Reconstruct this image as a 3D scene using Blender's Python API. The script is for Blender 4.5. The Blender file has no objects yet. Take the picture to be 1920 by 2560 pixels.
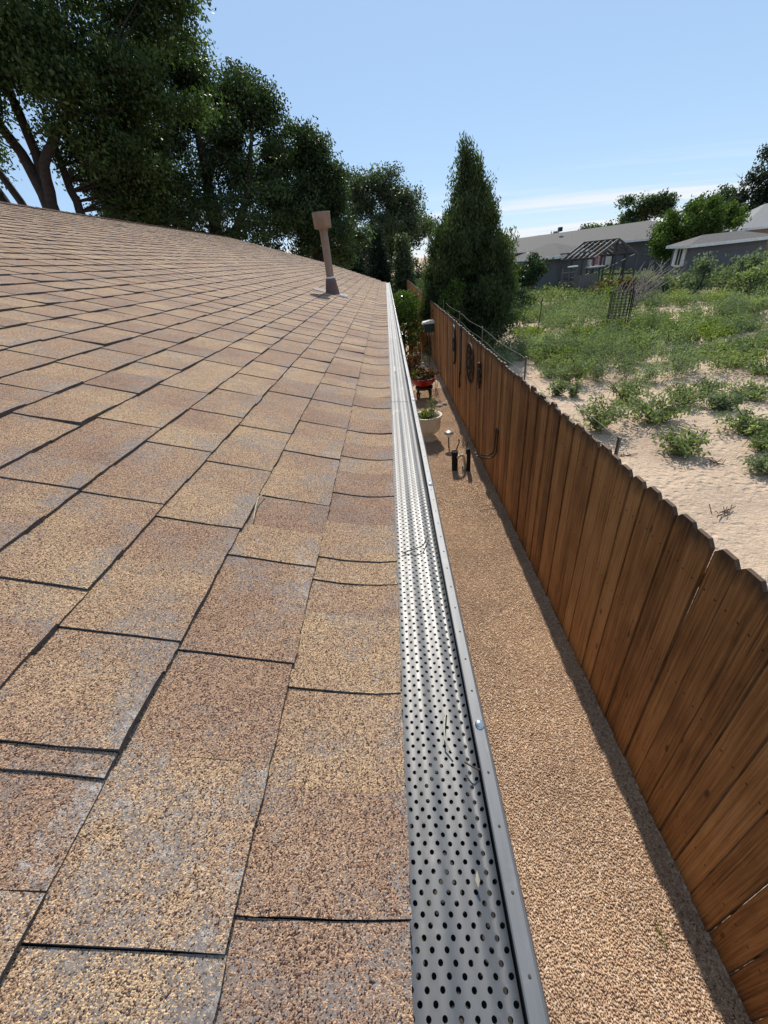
import bpy, bmesh, math, random
import numpy as np
from mathutils import Vector, Matrix

random.seed(7)
RNG = np.random.default_rng(11)
scene = bpy.context.scene
COL = scene.collection

# ------------------------------------------------------------------ camera
CAM_H = 3.07
RW = np.array([[0.9951, -0.0819, -0.0547], [0.0025, -0.5337, 0.8456], [-0.0984, -0.8417, -0.5309]])
F_PX = 995.0
cam_data = bpy.data.cameras.new("camera")
cam = bpy.data.objects.new("camera", cam_data)
COL.objects.link(cam)
cam_data.sensor_fit = 'VERTICAL'
cam_data.sensor_height = 24.0
cam_data.lens = F_PX / 2560.0 * 24.0
cam_data.clip_start = 0.02
cam_data.clip_end = 3000.0
_q = Matrix(((RW[0, 0], -RW[0, 1], -RW[0, 2]), (RW[1, 0], -RW[1, 1], -RW[1, 2]), (RW[2, 0], -RW[2, 1], -RW[2, 2]))).to_quaternion()
cam.rotation_mode = 'QUATERNION'
cam.rotation_quaternion = _q
cam.location = (0, 0, CAM_H)
scene.camera = cam

# ------------------------------------------------------------------ sky and sun
SUN_TO = Vector((0.070, 1.0, 1.0)).normalized()       # direction towards the sun
elev = math.asin(SUN_TO.z)
azim = math.atan2(SUN_TO.x, SUN_TO.y)
world = bpy.data.worlds.new("World")
scene.world = world
world.use_nodes = True
wn, wl = world.node_tree.nodes, world.node_tree.links
wn.clear()
w_out = wn.new("ShaderNodeOutputWorld")
w_bg = wn.new("ShaderNodeBackground")
w_bg.inputs["Strength"].default_value = 0.125
sky = wn.new("ShaderNodeTexSky")
sky.sky_type = 'NISHITA'
sky.sun_disc = False
sky.sun_elevation = elev
sky.sun_rotation = azim
sky.altitude = 1500
sky.air_density = 1.0
sky.dust_density = 0.3
sky.ozone_density = 2.0
# thin cloud streaks low over the horizon
tc = wn.new("ShaderNodeTexCoord")
sep = wn.new("ShaderNodeSeparateXYZ")
wl.new(tc.outputs["Generated"], sep.inputs[0])
def wmath(op, a, b=None, c=None):
    n = wn.new("ShaderNodeMath"); n.operation = op
    for i, v in enumerate((a, b, c)):
        if v is None: continue
        if isinstance(v, (int, float)): n.inputs[i].default_value = v
        else: wl.new(v, n.inputs[i])
    return n.outputs[0]
zz = wmath('ADD', wmath('MAXIMUM', sep.outputs[2], 0.0), 0.06)
cx = wmath('DIVIDE', sep.outputs[0], zz)
cy = wmath('DIVIDE', sep.outputs[1], zz)
comb = wn.new("ShaderNodeCombineXYZ")
wl.new(cx, comb.inputs[0]); wl.new(cy, comb.inputs[1])
cmap = wn.new("ShaderNodeMapping")
cmap.inputs["Rotation"].default_value = (0, 0, math.radians(-14))
cmap.inputs["Scale"].default_value = (0.13, 0.62, 1.0)
cmap.inputs["Location"].default_value = (2.5, 0.9, 0)
wl.new(comb.outputs[0], cmap.inputs[0])
cno = wn.new("ShaderNodeTexNoise")
cno.inputs["Scale"].default_value = 1.0
cno.inputs["Detail"].default_value = 7
cno.inputs["Roughness"].default_value = 0.55
wl.new(cmap.outputs[0], cno.inputs[0])
crmp = wn.new("ShaderNodeMapRange")
crmp.interpolation_type = 'SMOOTHSTEP'
crmp.inputs[1].default_value = 0.47; crmp.inputs[2].default_value = 0.62
wl.new(wmath('ADD', cno.outputs[0], wmath('MULTIPLY', wmath('SUBTRACT', 0.06, wmath('MAXIMUM', sep.outputs[2], 0.0)), 1.6)), crmp.inputs[0])
band = wn.new("ShaderNodeMapRange"); band.interpolation_type = 'SMOOTHSTEP'
band.inputs[1].default_value = 0.125; band.inputs[2].default_value = 0.04
wl.new(sep.outputs[2], band.inputs[0])
cmask = wmath('MULTIPLY', wmath('MULTIPLY', crmp.outputs[0], band.outputs[0]), 0.85)
cmix = wn.new("ShaderNodeMix"); cmix.data_type = 'RGBA'
wl.new(cmask, cmix.inputs["Factor"])
flat = wn.new("ShaderNodeMix"); flat.data_type = 'RGBA'
flat.inputs["Factor"].default_value = 0.72
wl.new(sky.outputs[0], flat.inputs["A"])
flat.inputs["B"].default_value = (2.85, 4.15, 5.9, 1)      # milky summer haze over the whole sky
wl.new(flat.outputs["Result"], cmix.inputs["A"])
cmix.inputs["B"].default_value = (6.3, 6.4, 6.6, 1)
wl.new(cmix.outputs["Result"], w_bg.inputs["Color"])
wl.new(w_bg.outputs[0], w_out.inputs[0])

sun_data = bpy.data.lights.new("sun", 'SUN')
sun_data.energy = 4.4
sun_data.angle = math.radians(0.53)
sun_data.color = (1.0, 0.95, 0.87)
sun = bpy.data.objects.new("sun", sun_data)
COL.objects.link(sun)
sun.rotation_mode = 'QUATERNION'
sun.rotation_quaternion = (-SUN_TO).to_track_quat('-Z', 'Y')
sun.location = (5, 30, 40)

vs = scene.view_settings
vs.view_transform = 'Standard'; vs.look = 'None'; vs.exposure = 0.25; vs.gamma = 1.0
vs.use_curve_mapping = False
scene.cycles.max_bounces = 6
scene.cycles.diffuse_bounces = 3
scene.cycles.glossy_bounces = 3
scene.cycles.transmission_bounces = 3

# ------------------------------------------------------------------ helpers
def ray(px, py):
    return RW @ np.array([px - 960.0, py - 1280.0, F_PX])
def at_y(px, py, y):
    r = ray(px, py); p = r * (y / r[1]); return Vector((p[0], p[1], p[2] + CAM_H))
def at_x(px, py, x):
    r = ray(px, py); p = r * (x / r[0]); return Vector((p[0], p[1], p[2] + CAM_H))
def pol(az, dist, z=0.0):
    a = math.radians(az); return Vector((math.sin(a) * dist, math.cos(a) * dist, z))
def zat(elev_tan, dist):
    return CAM_H + elev_tan * dist

class MB:
    """collects faces for ONE mesh object"""
    def __init__(self):
        self.v = []; self.f = []; self.s = []
    def add(self, vs, fs, smooth=False):
        o = len(self.v); self.v += [tuple(p) for p in vs]
        for f in fs: self.f.append(tuple(i + o for i in f)); self.s.append(smooth)
    def box(self, lo, hi, mat=None):
        (a, b, c), (d, e, g) = lo, hi
        P = [(a,b,c),(d,b,c),(d,e,c),(a,e,c),(a,b,g),(d,b,g),(d,e,g),(a,e,g)]
        if mat is not None: P = [mat @ Vector(p) for p in P]
        self.add(P, [(0,3,2,1),(4,5,6,7),(0,1,5,4),(1,2,6,5),(2,3,7,6),(3,0,4,7)])
    def beam(self, p, q, w, h=None, up=(0,0,1)):
        p, q = Vector(p), Vector(q); h = h or w
        d = (q - p).normalized(); u = Vector(up)
        if abs(d.dot(u)) > 0.97: u = Vector((1, 0, 0))
        a = d.cross(u).normalized(); b = a.cross(d).normalized()
        P = []
        for c in (p, q):
            for sa, sb in ((-1,-1),(1,-1),(1,1),(-1,1)):
                P.append(c + a * (sa * w / 2) + b * (sb * h / 2))
        self.add(P, [(0,1,2,3),(7,6,5,4),(0,4,5,1),(1,5,6,2),(2,6,7,3),(3,7,4,0)])
    def tube(self, pts, rad, n=8, cap=True):
        pts = [Vector(p) for p in pts]
        if isinstance(rad, (int, float)): rad = [rad] * len(pts)
        P = []; prev = None
        for i, p in enumerate(pts):
            d = (pts[min(i+1, len(pts)-1)] - pts[max(i-1, 0)])
            d = d.normalized() if d.length > 1e-9 else Vector((0,0,1))
            if prev is None:
                prev = d.orthogonal().normalized()
            a = (prev - d * prev.dot(d))
            a = a.normalized() if a.length > 1e-6 else d.orthogonal().normalized()
            prev = a; b = d.cross(a)
            for k in range(n):
                t = 2 * math.pi * k / n
                P.append(p + (a * math.cos(t) + b * math.sin(t)) * rad[i])
        F = []
        for i in range(len(pts) - 1):
            for k in range(n):
                F.append((i*n+k, i*n+(k+1) % n, (i+1)*n+(k+1) % n, (i+1)*n+k))
        self.add(P, F, True)
        if cap:
            m = len(pts) - 1
            self.add(P[:n], [tuple(reversed(range(n)))]); self.add(P[m*n:], [tuple(range(n))])
    def lathe(self, prof, c=(0,0,0), n=24, smooth=True):
        c = Vector(c); P = []
        for r, z in prof:
            for k in range(n):
                t = 2 * math.pi * k / n
                P.append(c + Vector((math.cos(t)*r, math.sin(t)*r, z)))
        F = []
        for i in range(len(prof) - 1):
            for k in range(n):
                F.append((i*n+k, i*n+(k+1) % n, (i+1)*n+(k+1) % n, (i+1)*n+k))
        self.add(P, F, smooth)
    def prism(self, poly, axis_vec):
        """poly: list of 3D points (planar), extruded by axis_vec"""
        a = Vector(axis_vec); n = len(poly)
        P = [Vector(p) for p in poly] + [Vector(p) + a for p in poly]
        F = [tuple(reversed(range(n))), tuple(range(n, 2*n))]
        for k in range(n): F.append((k, (k+1) % n, n+(k+1) % n, n+k))
        self.add(P, F)
    def mesh(self, name):
        me = bpy.data.meshes.new(name); me.from_pydata(self.v, [], self.f)
        me.polygons.foreach_set("use_smooth", self.s)
        me.update(); return me
    def build(self, name, mat, parent=None, loc=None):
        return link(name, self.mesh(name), mat, parent, loc)

def link(name, me, mat, parent=None, loc=None):
    if mat is not None:
        if len(me.materials) == 0: me.materials.append(mat)
    o = bpy.data.objects.new(name, me); COL.objects.link(o)
    if parent is not None: o.parent = parent
    if loc is not None: o.location = loc
    return o
def tag(o, label=None, cat=None, group=None, kind=None):
    if label: o["label"] = label
    if cat: o["category"] = cat
    if group: o["group"] = group
    if kind: o["kind"] = kind
    return o
def thing(name, label, cat, loc=(0,0,0), rz=0.0, group=None):
    o = bpy.data.objects.new(name, None); COL.objects.link(o)
    o.empty_display_size = 0.1
    o.location = loc; o.rotation_euler = (0, 0, rz)
    return tag(o, label, cat, group)
def np_mesh(name, V, F, smooth=False, attrs=None):
    """V (n,3), F (m,k) arrays"""
    V = np.asarray(V, np.float32); F = np.asarray(F, np.int32); k = F.shape[1]
    me = bpy.data.meshes.new(name)
    me.vertices.add(len(V)); me.vertices.foreach_set("co", V.ravel())
    me.loops.add(F.size); me.loops.foreach_set("vertex_index", F.ravel())
    me.polygons.add(len(F)); me.polygons.foreach_set("loop_start", np.arange(0, F.size, k, dtype=np.int32))
    me.polygons.foreach_set("use_smooth", np.full(len(F), smooth))
    for nm, arr in (attrs or {}).items():
        a = me.attributes.new(nm, 'FLOAT', 'POINT'); a.data.foreach_set("value", np.asarray(arr, np.float32))
    me.update(); me.validate()
    return me

# ------------------------------------------------------------------ materials
def new_mat(name):
    m = bpy.data.materials.new(name); m.use_nodes = True
    nt = m.node_tree; b = nt.nodes["Principled BSDF"]
    return m, nt.nodes, nt.links, b
def nd(nodes, links, kind, ins=None, **props):
    n = nodes.new(kind)
    for k, v in props.items(): setattr(n, k, v)
    for k, v in (ins or {}).items():
        if isinstance(v, bpy.types.NodeSocket): links.new(v, n.inputs[k])
        else: n.inputs[k].default_value = v
    return n
def ramp(nodes, links, fac, stops, interp='LINEAR'):
    r = nodes.new("ShaderNodeValToRGB"); r.color_ramp.interpolation = interp
    e = r.color_ramp.elements
    while len(e) < len(stops): e.new(0.5)
    for x, (p, c) in zip(e, stops):
        x.position = p; x.color = (*c, 1) if len(c) == 3 else c
    links.new(fac, r.inputs[0]); return r.outputs[0]
def mixc(nodes, links, fac, a, b, mode='MIX'):
    n = nodes.new("ShaderNodeMix"); n.data_type = 'RGBA'; n.blend_type = mode
    for key, v in (("Factor", fac), ("A", a), ("B", b)):
        if isinstance(v, bpy.types.NodeSocket): links.new(v, n.inputs[key])
        elif key == "Factor": n.inputs[key].default_value = v
        else: n.inputs[key].default_value = (*v, 1) if len(v) == 3 else v
    return n.outputs["Result"]
def mth(nodes, links, op, a, b=0.0, c=0.0):
    n = nodes.new("ShaderNodeMath"); n.operation = op
    for i, v in enumerate((a, b, c)):
        if isinstance(v, bpy.types.NodeSocket): links.new(v, n.inputs[i])
        else: n.inputs[i].default_value = v
    return n.outputs[0]
def mrange(nodes, links, v, a, b, c=0.0, d=1.0):
    n = nodes.new("ShaderNodeMapRange"); links.new(v, n.inputs[0])
    for i, x in enumerate((a, b, c, d)): n.inputs[i+1].default_value = x
    return n.outputs[0]
def bump(nodes, links, h, strength, dist, b):
    n = nodes.new("ShaderNodeBump"); n.inputs["Strength"].default_value = strength
    n.inputs["Distance"].default_value = dist
    links.new(h, n.inputs["Height"]); links.new(n.outputs[0], b.inputs["Normal"]); return n
def scaled(nodes, links, vec, s):
    n = nodes.new("ShaderNodeMapping"); n.inputs["Scale"].default_value = s
    links.new(vec, n.inputs[0]); return n.outputs[0]

def plain(name, col, rough=0.6, metal=0.0, var=0.18, scale=9.0, bumpd=0.0, spec=0.4):
    m, N, L, b = new_mat(name)
    g = nd(N, L, "ShaderNodeNewGeometry")
    no = nd(N, L, "ShaderNodeTexNoise", {"Vector": g.outputs["Position"], "Scale": scale, "Detail": 6.0, "Roughness": 0.65})
    lo = tuple(c * (1 - var) for c in col); hi = tuple(min(1, c * (1 + var)) for c in col)
    L.new(ramp(N, L, no.outputs[0], [(0.3, lo), (0.7, hi)]), b.inputs["Base Color"])
    b.inputs["Roughness"].default_value = rough; b.inputs["Metallic"].default_value = metal
    b.inputs["Specular IOR Level"].default_value = spec
    if bumpd: bump(N, L, no.outputs[0], 0.6, bumpd, b)
    return m

def shingle_mat():
    m, N, L, b = new_mat("asphalt_shingle")
    g = nd(N, L, "ShaderNodeNewGeometry"); pos = g.outputs["Position"]
    tone = nd(N, L, "ShaderNodeAttribute", attribute_name="tone").outputs["Fac"]
    edge = nd(N, L, "ShaderNodeAttribute", attribute_name="edge").outputs["Fac"]
    vor = nd(N, L, "ShaderNodeTexVoronoi", {"Vector": pos, "Scale": 900.0, "Randomness": 1.0})
    sepc = nd(N, L, "ShaderNodeSeparateColor", {0: vor.outputs["Color"]})
    big = nd(N, L, "ShaderNodeTexNoise", {"Vector": pos, "Scale": 5.0, "Detail": 5.0, "Roughness": 0.6}).outputs[0]
    # blend colour of the tab: straw, tan or brown, shifting along it
    t2 = mth(N, L, 'ADD', tone, mrange(N, L, big, 0.3, 0.7, -0.22, 0.22))
    tabc = ramp(N, L, t2, [(0.0, (0.215, 0.130, 0.092)), (0.35, (0.298, 0.190, 0.126)), (0.65, (0.372, 0.252, 0.155)), (1.0, (0.45, 0.324, 0.188))])
    gran = ramp(N, L, sepc.outputs[0], [(0.0, (0.12, 0.10, 0.13)), (0.20, (0.24, 0.20, 0.23)), (0.32, (0.80, 0.70, 0.66)), (0.62, (1.10, 1.06, 1.0)), (0.84, (1.45, 1.43, 1.34)), (1.0, (2.0, 1.96, 1.72))])
    col = mixc(N, L, 1.0, tabc, gran, 'MULTIPLY')
    # granules worn off down to grey mat in patches, more so at the exposed edges
    wn1 = nd(N, L, "ShaderNodeTexNoise", {"Vector": pos, "Scale": 11.0, "Detail": 8.0, "Roughness": 0.74, "Distortion": 0.5}).outputs[0]
    wv = mth(N, L, 'ADD', wn1, mth(N, L, 'MULTIPLY', edge, 0.085))
    wv2 = mth(N, L, 'ADD', wv, mth(N, L, 'MULTIPLY', mth(N, L, 'SUBTRACT', sepc.outputs[1], 0.5), 0.26))
    worn = mrange(N, L, wv2, 0.605, 0.655)
    speck = nd(N, L, "ShaderNodeTexNoise", {"Vector": pos, "Scale": 300.0, "Detail": 3.0}).outputs[0]
    grey = ramp(N, L, speck, [(0.3, (0.115, 0.100, 0.094)), (0.7, (0.240, 0.215, 0.198))])
    col = mixc(N, L, mth(N, L, 'MULTIPLY', worn, 0.9), col, grey)
    # pale lichen-like scuffs
    sc = nd(N, L, "ShaderNodeTexNoise", {"Vector": pos, "Scale": 64.0, "Detail": 9.0, "Roughness": 0.8, "Distortion": 1.2}).outputs[0]
    sreg = nd(N, L, "ShaderNodeTexNoise", {"Vector": pos, "Scale": 4.3, "Detail": 2.0}).outputs[0]
    sv = mth(N, L, 'ADD', sc, mth(N, L, 'ADD', mrange(N, L, sreg, 0.42, 0.72, -0.12, 0.075), mth(N, L, 'MULTIPLY', edge, 0.075)))
    scm = mrange(N, L, mth(N, L, 'ADD', sv, mth(N, L, 'MULTIPLY', mth(N, L, 'SUBTRACT', sepc.outputs[2], 0.5), 0.12)), 0.660, 0.72)
    col = mixc(N, L, mth(N, L, 'MULTIPLY', scm, 0.75), col, (0.42, 0.395, 0.365))
    L.new(col, b.inputs["Base Color"])
    b.inputs["Roughness"].default_value = 0.85
    b.inputs["Specular IOR Level"].default_value = 0.25
    hgt = mth(N, L, 'MULTIPLY', mrange(N, L, vor.outputs["Distance"], 0.0, 0.62, 1.0, 0.0), mth(N, L, 'SUBTRACT', 1.0, mth(N, L, 'MULTIPLY', worn, 0.8)))
    bump(N, L, hgt, 0.75, 0.0013, b)
    return m

def gravel_mat(base=True):
    m, N, L, b = new_mat("gravel_bed" if base else "pea_gravel")
    g = nd(N, L, "ShaderNodeNewGeometry"); pos = g.outputs["Position"]
    big = nd(N, L, "ShaderNodeTexNoise", {"Vector": pos, "Scale": 1.3, "Detail": 6.0, "Roughness": 0.6}).outputs[0]
    if base:
        vor = nd(N, L, "ShaderNodeTexVoronoi", {"Vector": pos, "Scale": 75.0})
        r = nd(N, L, "ShaderNodeSeparateColor", {0: vor.outputs["Color"]}).outputs[0]
        bump(N, L, mrange(N, L, vor.outputs["Distance"], 0, 0.62, 1, 0), 1.0, 0.008, b)
    else:
        r = nd(N, L, "ShaderNodeAttribute", attribute_name="tone").outputs["Fac"]
    c = ramp(N, L, r, [(0.0, (0.20, 0.125, 0.09)), (0.2, (0.40, 0.268, 0.190)), (0.5, (0.56, 0.392, 0.262)), (0.8, (0.66, 0.500, 0.350)), (1.0, (0.76, 0.66, 0.54))])
    c2 = mixc(N, L, 1.0, c, ramp(N, L, big, [(0.3, (0.80, 0.76, 0.74)), (0.7, (1.12, 1.08, 1.02))]), 'MULTIPLY')
    L.new(c2, b.inputs["Base Color"]); b.inputs["Roughness"].default_value = 0.85
    b.inputs["Specular IOR Level"].default_value = 0.2
    return m

def sand_mat():
    m, N, L, b = new_mat("sandy_soil")
    g = nd(N, L, "ShaderNodeNewGeometry"); pos = g.outputs["Position"]
    big = nd(N, L, "ShaderNodeTexNoise", {"Vector": pos, "Scale": 0.55, "Detail": 8.0, "Roughness": 0.62}).outputs[0]
    med = nd(N, L, "ShaderNodeTexNoise", {"Vector": pos, "Scale": 14.0, "Detail": 6.0, "Roughness": 0.7}).outputs[0]
    c = ramp(N, L, big, [(0.28, (0.44, 0.325, 0.240)), (0.5, (0.57, 0.428, 0.308)), (0.75, (0.66, 0.515, 0.385))])
    c = mixc(N, L, 1.0, c, ramp(N, L, med, [(0.3, (0.82, 0.80, 0.78)), (0.6, (1.05, 1.04, 1.03))]), 'MULTIPLY')
    deb = nd(N, L, "ShaderNodeTexVoronoi", {"Vector": pos, "Scale": 11.0}).outputs["Distance"]
    dn = nd(N, L, "ShaderNodeTexNoise", {"Vector": pos, "Scale": 2.2, "Detail": 3.0}).outputs[0]
    dm = mth(N, L, 'MULTIPLY', mrange(N, L, deb, 0.22, 0.12), mrange(N, L, dn, 0.5, 0.62))
    c = mixc(N, L, mth(N, L, 'MULTIPLY', dm, 0.75), c, (0.17, 0.115, 0.075))
    L.new(c, b.inputs["Base Color"]); b.inputs["Roughness"].default_value = 0.95
    b.inputs["Specular IOR Level"].default_value = 0.1
    h = mth(N, L, 'ADD', med, mth(N, L, 'MULTIPLY', nd(N, L, "ShaderNodeTexNoise", {"Vector": pos, "Scale": 34.0, "Detail": 4.0}).outputs[0], 0.8))
    pit = nd(N, L, "ShaderNodeTexVoronoi", {"Vector": pos, "Scale": 10.0}, feature='SMOOTH_F1').outputs["Distance"]
    pn = nd(N, L, "ShaderNodeTexNoise", {"Vector": pos, "Scale": 1.1, "Detail": 2.0}).outputs[0]
    h = mth(N, L, 'ADD', h, mth(N, L, 'MULTIPLY', mrange(N, L, pit, 0.0, 0.45), mrange(N, L, pn, 0.35, 0.65, 0.2, 1.4)))
    bump(N, L, h, 1.0, 0.032, b)
    return m

def wood_mat(name, cols, rough=0.62, tip=True):
    m, N, L, b = new_mat(name)
    tcn = nd(N, L, "ShaderNodeTexCoord"); ob = tcn.outputs["Object"]
    rnd = nd(N, L, "ShaderNodeObjectInfo").outputs["Random"]
    off = nd(N, L, "ShaderNodeCombineXYZ", {"X": mth(N, L, 'MULTIPLY', rnd, 37.0), "Y": mth(N, L, 'MULTIPLY', rnd, 91.0), "Z": mth(N, L, 'MULTIPLY', rnd, 53.0)})
    v = nd(N, L, "ShaderNodeVectorMath", {0: ob, 1: off.outputs[0]}, operation='ADD').outputs[0]
    g1 = nd(N, L, "ShaderNodeTexNoise", {"Vector": scaled(N, L, v, (62, 62, 1.3)), "Scale": 1.0, "Detail": 7.0, "Roughness": 0.62, "Distortion": 0.6}).outputs[0]
    g2 = nd(N, L, "ShaderNodeTexNoise", {"Vector": scaled(N, L, v, (230, 230, 3.0)), "Scale": 1.0, "Detail": 4.0, "Roughness": 0.6, "Distortion": 0.2}).outputs[0]
    big = nd(N, L, "ShaderNodeTexNoise", {"Vector": v, "Scale": 2.4, "Detail": 5.0, "Roughness": 0.6}).outputs[0]
    mixv = mth(N, L, 'ADD', mth(N, L, 'MULTIPLY', g1, 0.55), mth(N, L, 'ADD', mth(N, L, 'MULTIPLY', g2, 0.38), mth(N, L, 'MULTIPLY', big, 0.27)))
    mixv = mth(N, L, 'ADD', mixv, mth(N, L, 'MULTIPLY', mth(N, L, 'SUBTRACT', rnd, 0.5), 0.16))
    c = ramp(N, L, mixv, [(0.44, cols[0]), (0.56, cols[1]), (0.65, cols[2]), (0.77, cols[3])])
    # knots and nail stains
    kn = nd(N, L, "ShaderNodeTexVoronoi", {"Vector": scaled(N, L, v, (7.0, 7.0, 2.4)), "Scale": 1.0}).outputs["Distance"]
    c = mixc(N, L, mth(N, L, 'MULTIPLY', mrange(N, L, kn, 0.10, 0.055), 0.75), c, tuple(x * 0.35 for x in cols[0]))
    if tip:
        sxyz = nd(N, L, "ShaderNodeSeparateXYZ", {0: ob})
        ny_ = mth(N, L, 'ABSOLUTE', mth(N, L, 'SUBTRACT', mth(N, L, 'ABSOLUTE', sxyz.outputs[1]), 0.036))
        nz_ = mth(N, L, 'MINIMUM', mth(N, L, 'ABSOLUTE', mth(N, L, 'SUBTRACT', sxyz.outputs[2], 0.32)), mth(N, L, 'MINIMUM', mth(N, L, 'ABSOLUTE', mth(N, L, 'SUBTRACT', sxyz.outputs[2], 1.02)), mth(N, L, 'ABSOLUTE', mth(N, L, 'SUBTRACT', sxyz.outputs[2], 1.63))))
        nd2 = mth(N, L, 'SQRT', mth(N, L, 'ADD', mth(N, L, 'MULTIPLY', ny_, ny_), mth(N, L, 'MULTIPLY', nz_, nz_)))
        c = mixc(N, L, mth(N, L, 'MULTIPLY', mrange(N, L, nd2, 0.0075, 0.004), 0.9), c, (0.020, 0.014, 0.011))   # nail heads
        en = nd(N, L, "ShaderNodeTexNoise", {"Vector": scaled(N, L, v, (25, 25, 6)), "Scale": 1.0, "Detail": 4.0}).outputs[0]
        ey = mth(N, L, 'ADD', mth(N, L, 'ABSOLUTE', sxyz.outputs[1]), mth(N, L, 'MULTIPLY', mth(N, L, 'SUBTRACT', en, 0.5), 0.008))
        c = mixc(N, L, mth(N, L, 'MULTIPLY', mrange(N, L, ey, 0.0640, 0.0685), 0.6), c, (0.035, 0.019, 0.010))   # shade of the seams between boards, painted as dark edge bands
        zt = nd(N, L, "ShaderNodeSeparateXYZ", {0: ob}).outputs[2]
        tn = nd(N, L, "ShaderNodeTexNoise", {"Vector": scaled(N, L, v, (40, 40, 9)), "Scale": 1.0, "Detail": 5.0}).outputs[0]
        tv = mth(N, L, 'ADD', zt, mth(N, L, 'MULTIPLY', mth(N, L, 'SUBTRACT', tn, 0.5), 0.16))
        c = mixc(N, L, mth(N, L, 'MULTIPLY', mrange(N, L, tv, 1.76, 1.86), 0.85), c, (0.050, 0.036, 0.025))
    L.new(c, b.inputs["Base Color"]); b.inputs["Roughness"].default_value = rough
    b.inputs["Specular IOR Level"].default_value = 0.3
    bump(N, L, mth(N, L, 'ADD', g1, mth(N, L, 'MULTIPLY', g2, 0.6)), 0.7, 0.008, b)
    return m

def leaf_mat(name, dark, light, trans=0.35, rough=0.5, tip=None):
    m, N, L, b = new_mat(name)
    tone = nd(N, L, "ShaderNodeAttribute", attribute_name="tone").outputs["Fac"]
    stops = [(0.0, dark), (0.75, light)]
    stops.append((1.0, tip if tip else tuple(min(1, x * 1.35) for x in light)))
    c = ramp(N, L, tone, stops)
    L.new(c, b.inputs["Base Color"]); b.inputs["Roughness"].default_value = rough
    b.inputs["Specular IOR Level"].default_value = 0.18
    tr = nd(N, L, "ShaderNodeBsdfTranslucent")
    L.new(mixc(N, L, 1.0, c, (1.10, 1.35, 0.60), 'MULTIPLY'), tr.inputs["Color"])
    mx = nd(N, L, "ShaderNodeMixShader", {0: trans})
    L.new(b.outputs[0], mx.inputs[1]); L.new(tr.outputs[0], mx.inputs[2])
    L.new(mx.outputs[0], N["Material Output"].inputs[0])
    return m

def metal_mat(name, col, rough, streak=True):
    m, N, L, b = new_mat(name)
    g = nd(N, L, "ShaderNodeNewGeometry"); pos = g.outputs["Position"]
    no = nd(N, L, "ShaderNodeTexNoise", {"Vector": scaled(N, L, pos, (60, 5, 60)), "Scale": 1.0, "Detail": 6.0, "Roughness": 0.6}).outputs[0]
    dirt = nd(N, L, "ShaderNodeTexNoise", {"Vector": pos, "Scale": 22.0, "Detail": 8.0, "Roughness": 0.7}).outputs[0]
    c = ramp(N, L, no, [(0.3, tuple(x * 0.86 for x in col)), (0.7, tuple(min(1, x * 1.06) for x in col))])
    c = mixc(N, L, mth(N, L, 'MULTIPLY', mrange(N, L, dirt, 0.56, 0.72), 0.35), c, (0.35, 0.31, 0.27))
    L.new(c, b.inputs["Base Color"]); b.inputs["Metallic"].default_value = 0.75
    L.new(mrange(N, L, no, 0.3, 0.7, rough - 0.06, rough + 0.08), b.inputs["Roughness"])
    bump(N, L, nd(N, L, "ShaderNodeTexNoise", {"Vector": scaled(N, L, pos, (30, 6, 30)), "Scale": 1.0, "Detail": 2.0}).outputs[0], 0.25, 0.002, b)
    return m

M = {}
M["shingle"] = shingle_mat()
M["asphalt_edge"] = plain("cut_asphalt_edge", (0.080, 0.069, 0.063), 0.9, 0, 0.5, 160)
M["gravel_bed"] = gravel_mat(True); M["pebble"] = gravel_mat(False)
M["sand"] = sand_mat()
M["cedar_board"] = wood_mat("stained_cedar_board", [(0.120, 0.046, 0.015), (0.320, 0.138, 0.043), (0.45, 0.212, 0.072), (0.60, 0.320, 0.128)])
M["grey_wood"] = wood_mat("grey_lumber", [(0.03, 0.026, 0.024), (0.055, 0.050, 0.048), (0.08, 0.075, 0.07), (0.12, 0.11, 0.10)], tip=False)
M["alu"] = metal_mat("mill_aluminium", (0.155, 0.151, 0.147), 0.50)
M["alu_lip"] = metal_mat("gutter_lip_aluminium", (0.20, 0.196, 0.192), 0.48)
M["screw"] = plain("zinc_screw", (0.62, 0.62, 0.62), 0.3, 0.9)
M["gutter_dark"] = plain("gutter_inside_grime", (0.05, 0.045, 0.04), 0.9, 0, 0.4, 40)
M["vent_paint"] = plain("brown_vent_paint", (0.225, 0.150, 0.104), 0.55, 0, 0.22, 14)
M["rubber"] = plain("dark_brown_boot", (0.13, 0.075, 0.062), 0.7, 0, 0.2, 20)
M["sealant"] = plain("white_sealant", (0.62, 0.58, 0.55), 0.6)
M["stucco"] = plain("cream_stucco", (0.52, 0.45, 0.36), 0.9, 0, 0.1, 30)
M["fascia"] = plain("tan_fascia_paint", (0.42, 0.33, 0.25), 0.6)
M["black_metal"] = plain("black_iron", (0.022, 0.020, 0.019), 0.5, 0.3, 0.3, 25)
M["black_plastic"] = plain("black_plastic", (0.012, 0.012, 0.013), 0.75, 0, 0.2, 30, spec=0.2)
M["rust"] = plain("rusty_iron", (0.075, 0.045, 0.032), 0.75, 0.2, 0.4, 40)
M["galv"] = plain("galvanised_wire", (0.15, 0.14, 0.125), 0.7, 0.3, 0.2, 30)
M["pvc"] = plain("cream_pvc", (0.58, 0.50, 0.34), 0.5)
M["urn"] = plain("cream_urn_glaze", (0.62, 0.55, 0.42), 0.45, 0, 0.08, 18)
M["red_glaze"] = plain("red_bowl_glaze", (0.30, 0.012, 0.012), 0.38, 0, 0.15, 10)
M["soil"] = plain("potting_soil", (0.035, 0.024, 0.016), 0.95, 0, 0.4, 60)
M["bark"] = plain("dark_bark", (0.034, 0.025, 0.020), 0.95, 0, 0.4, 12, 0.03)
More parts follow.
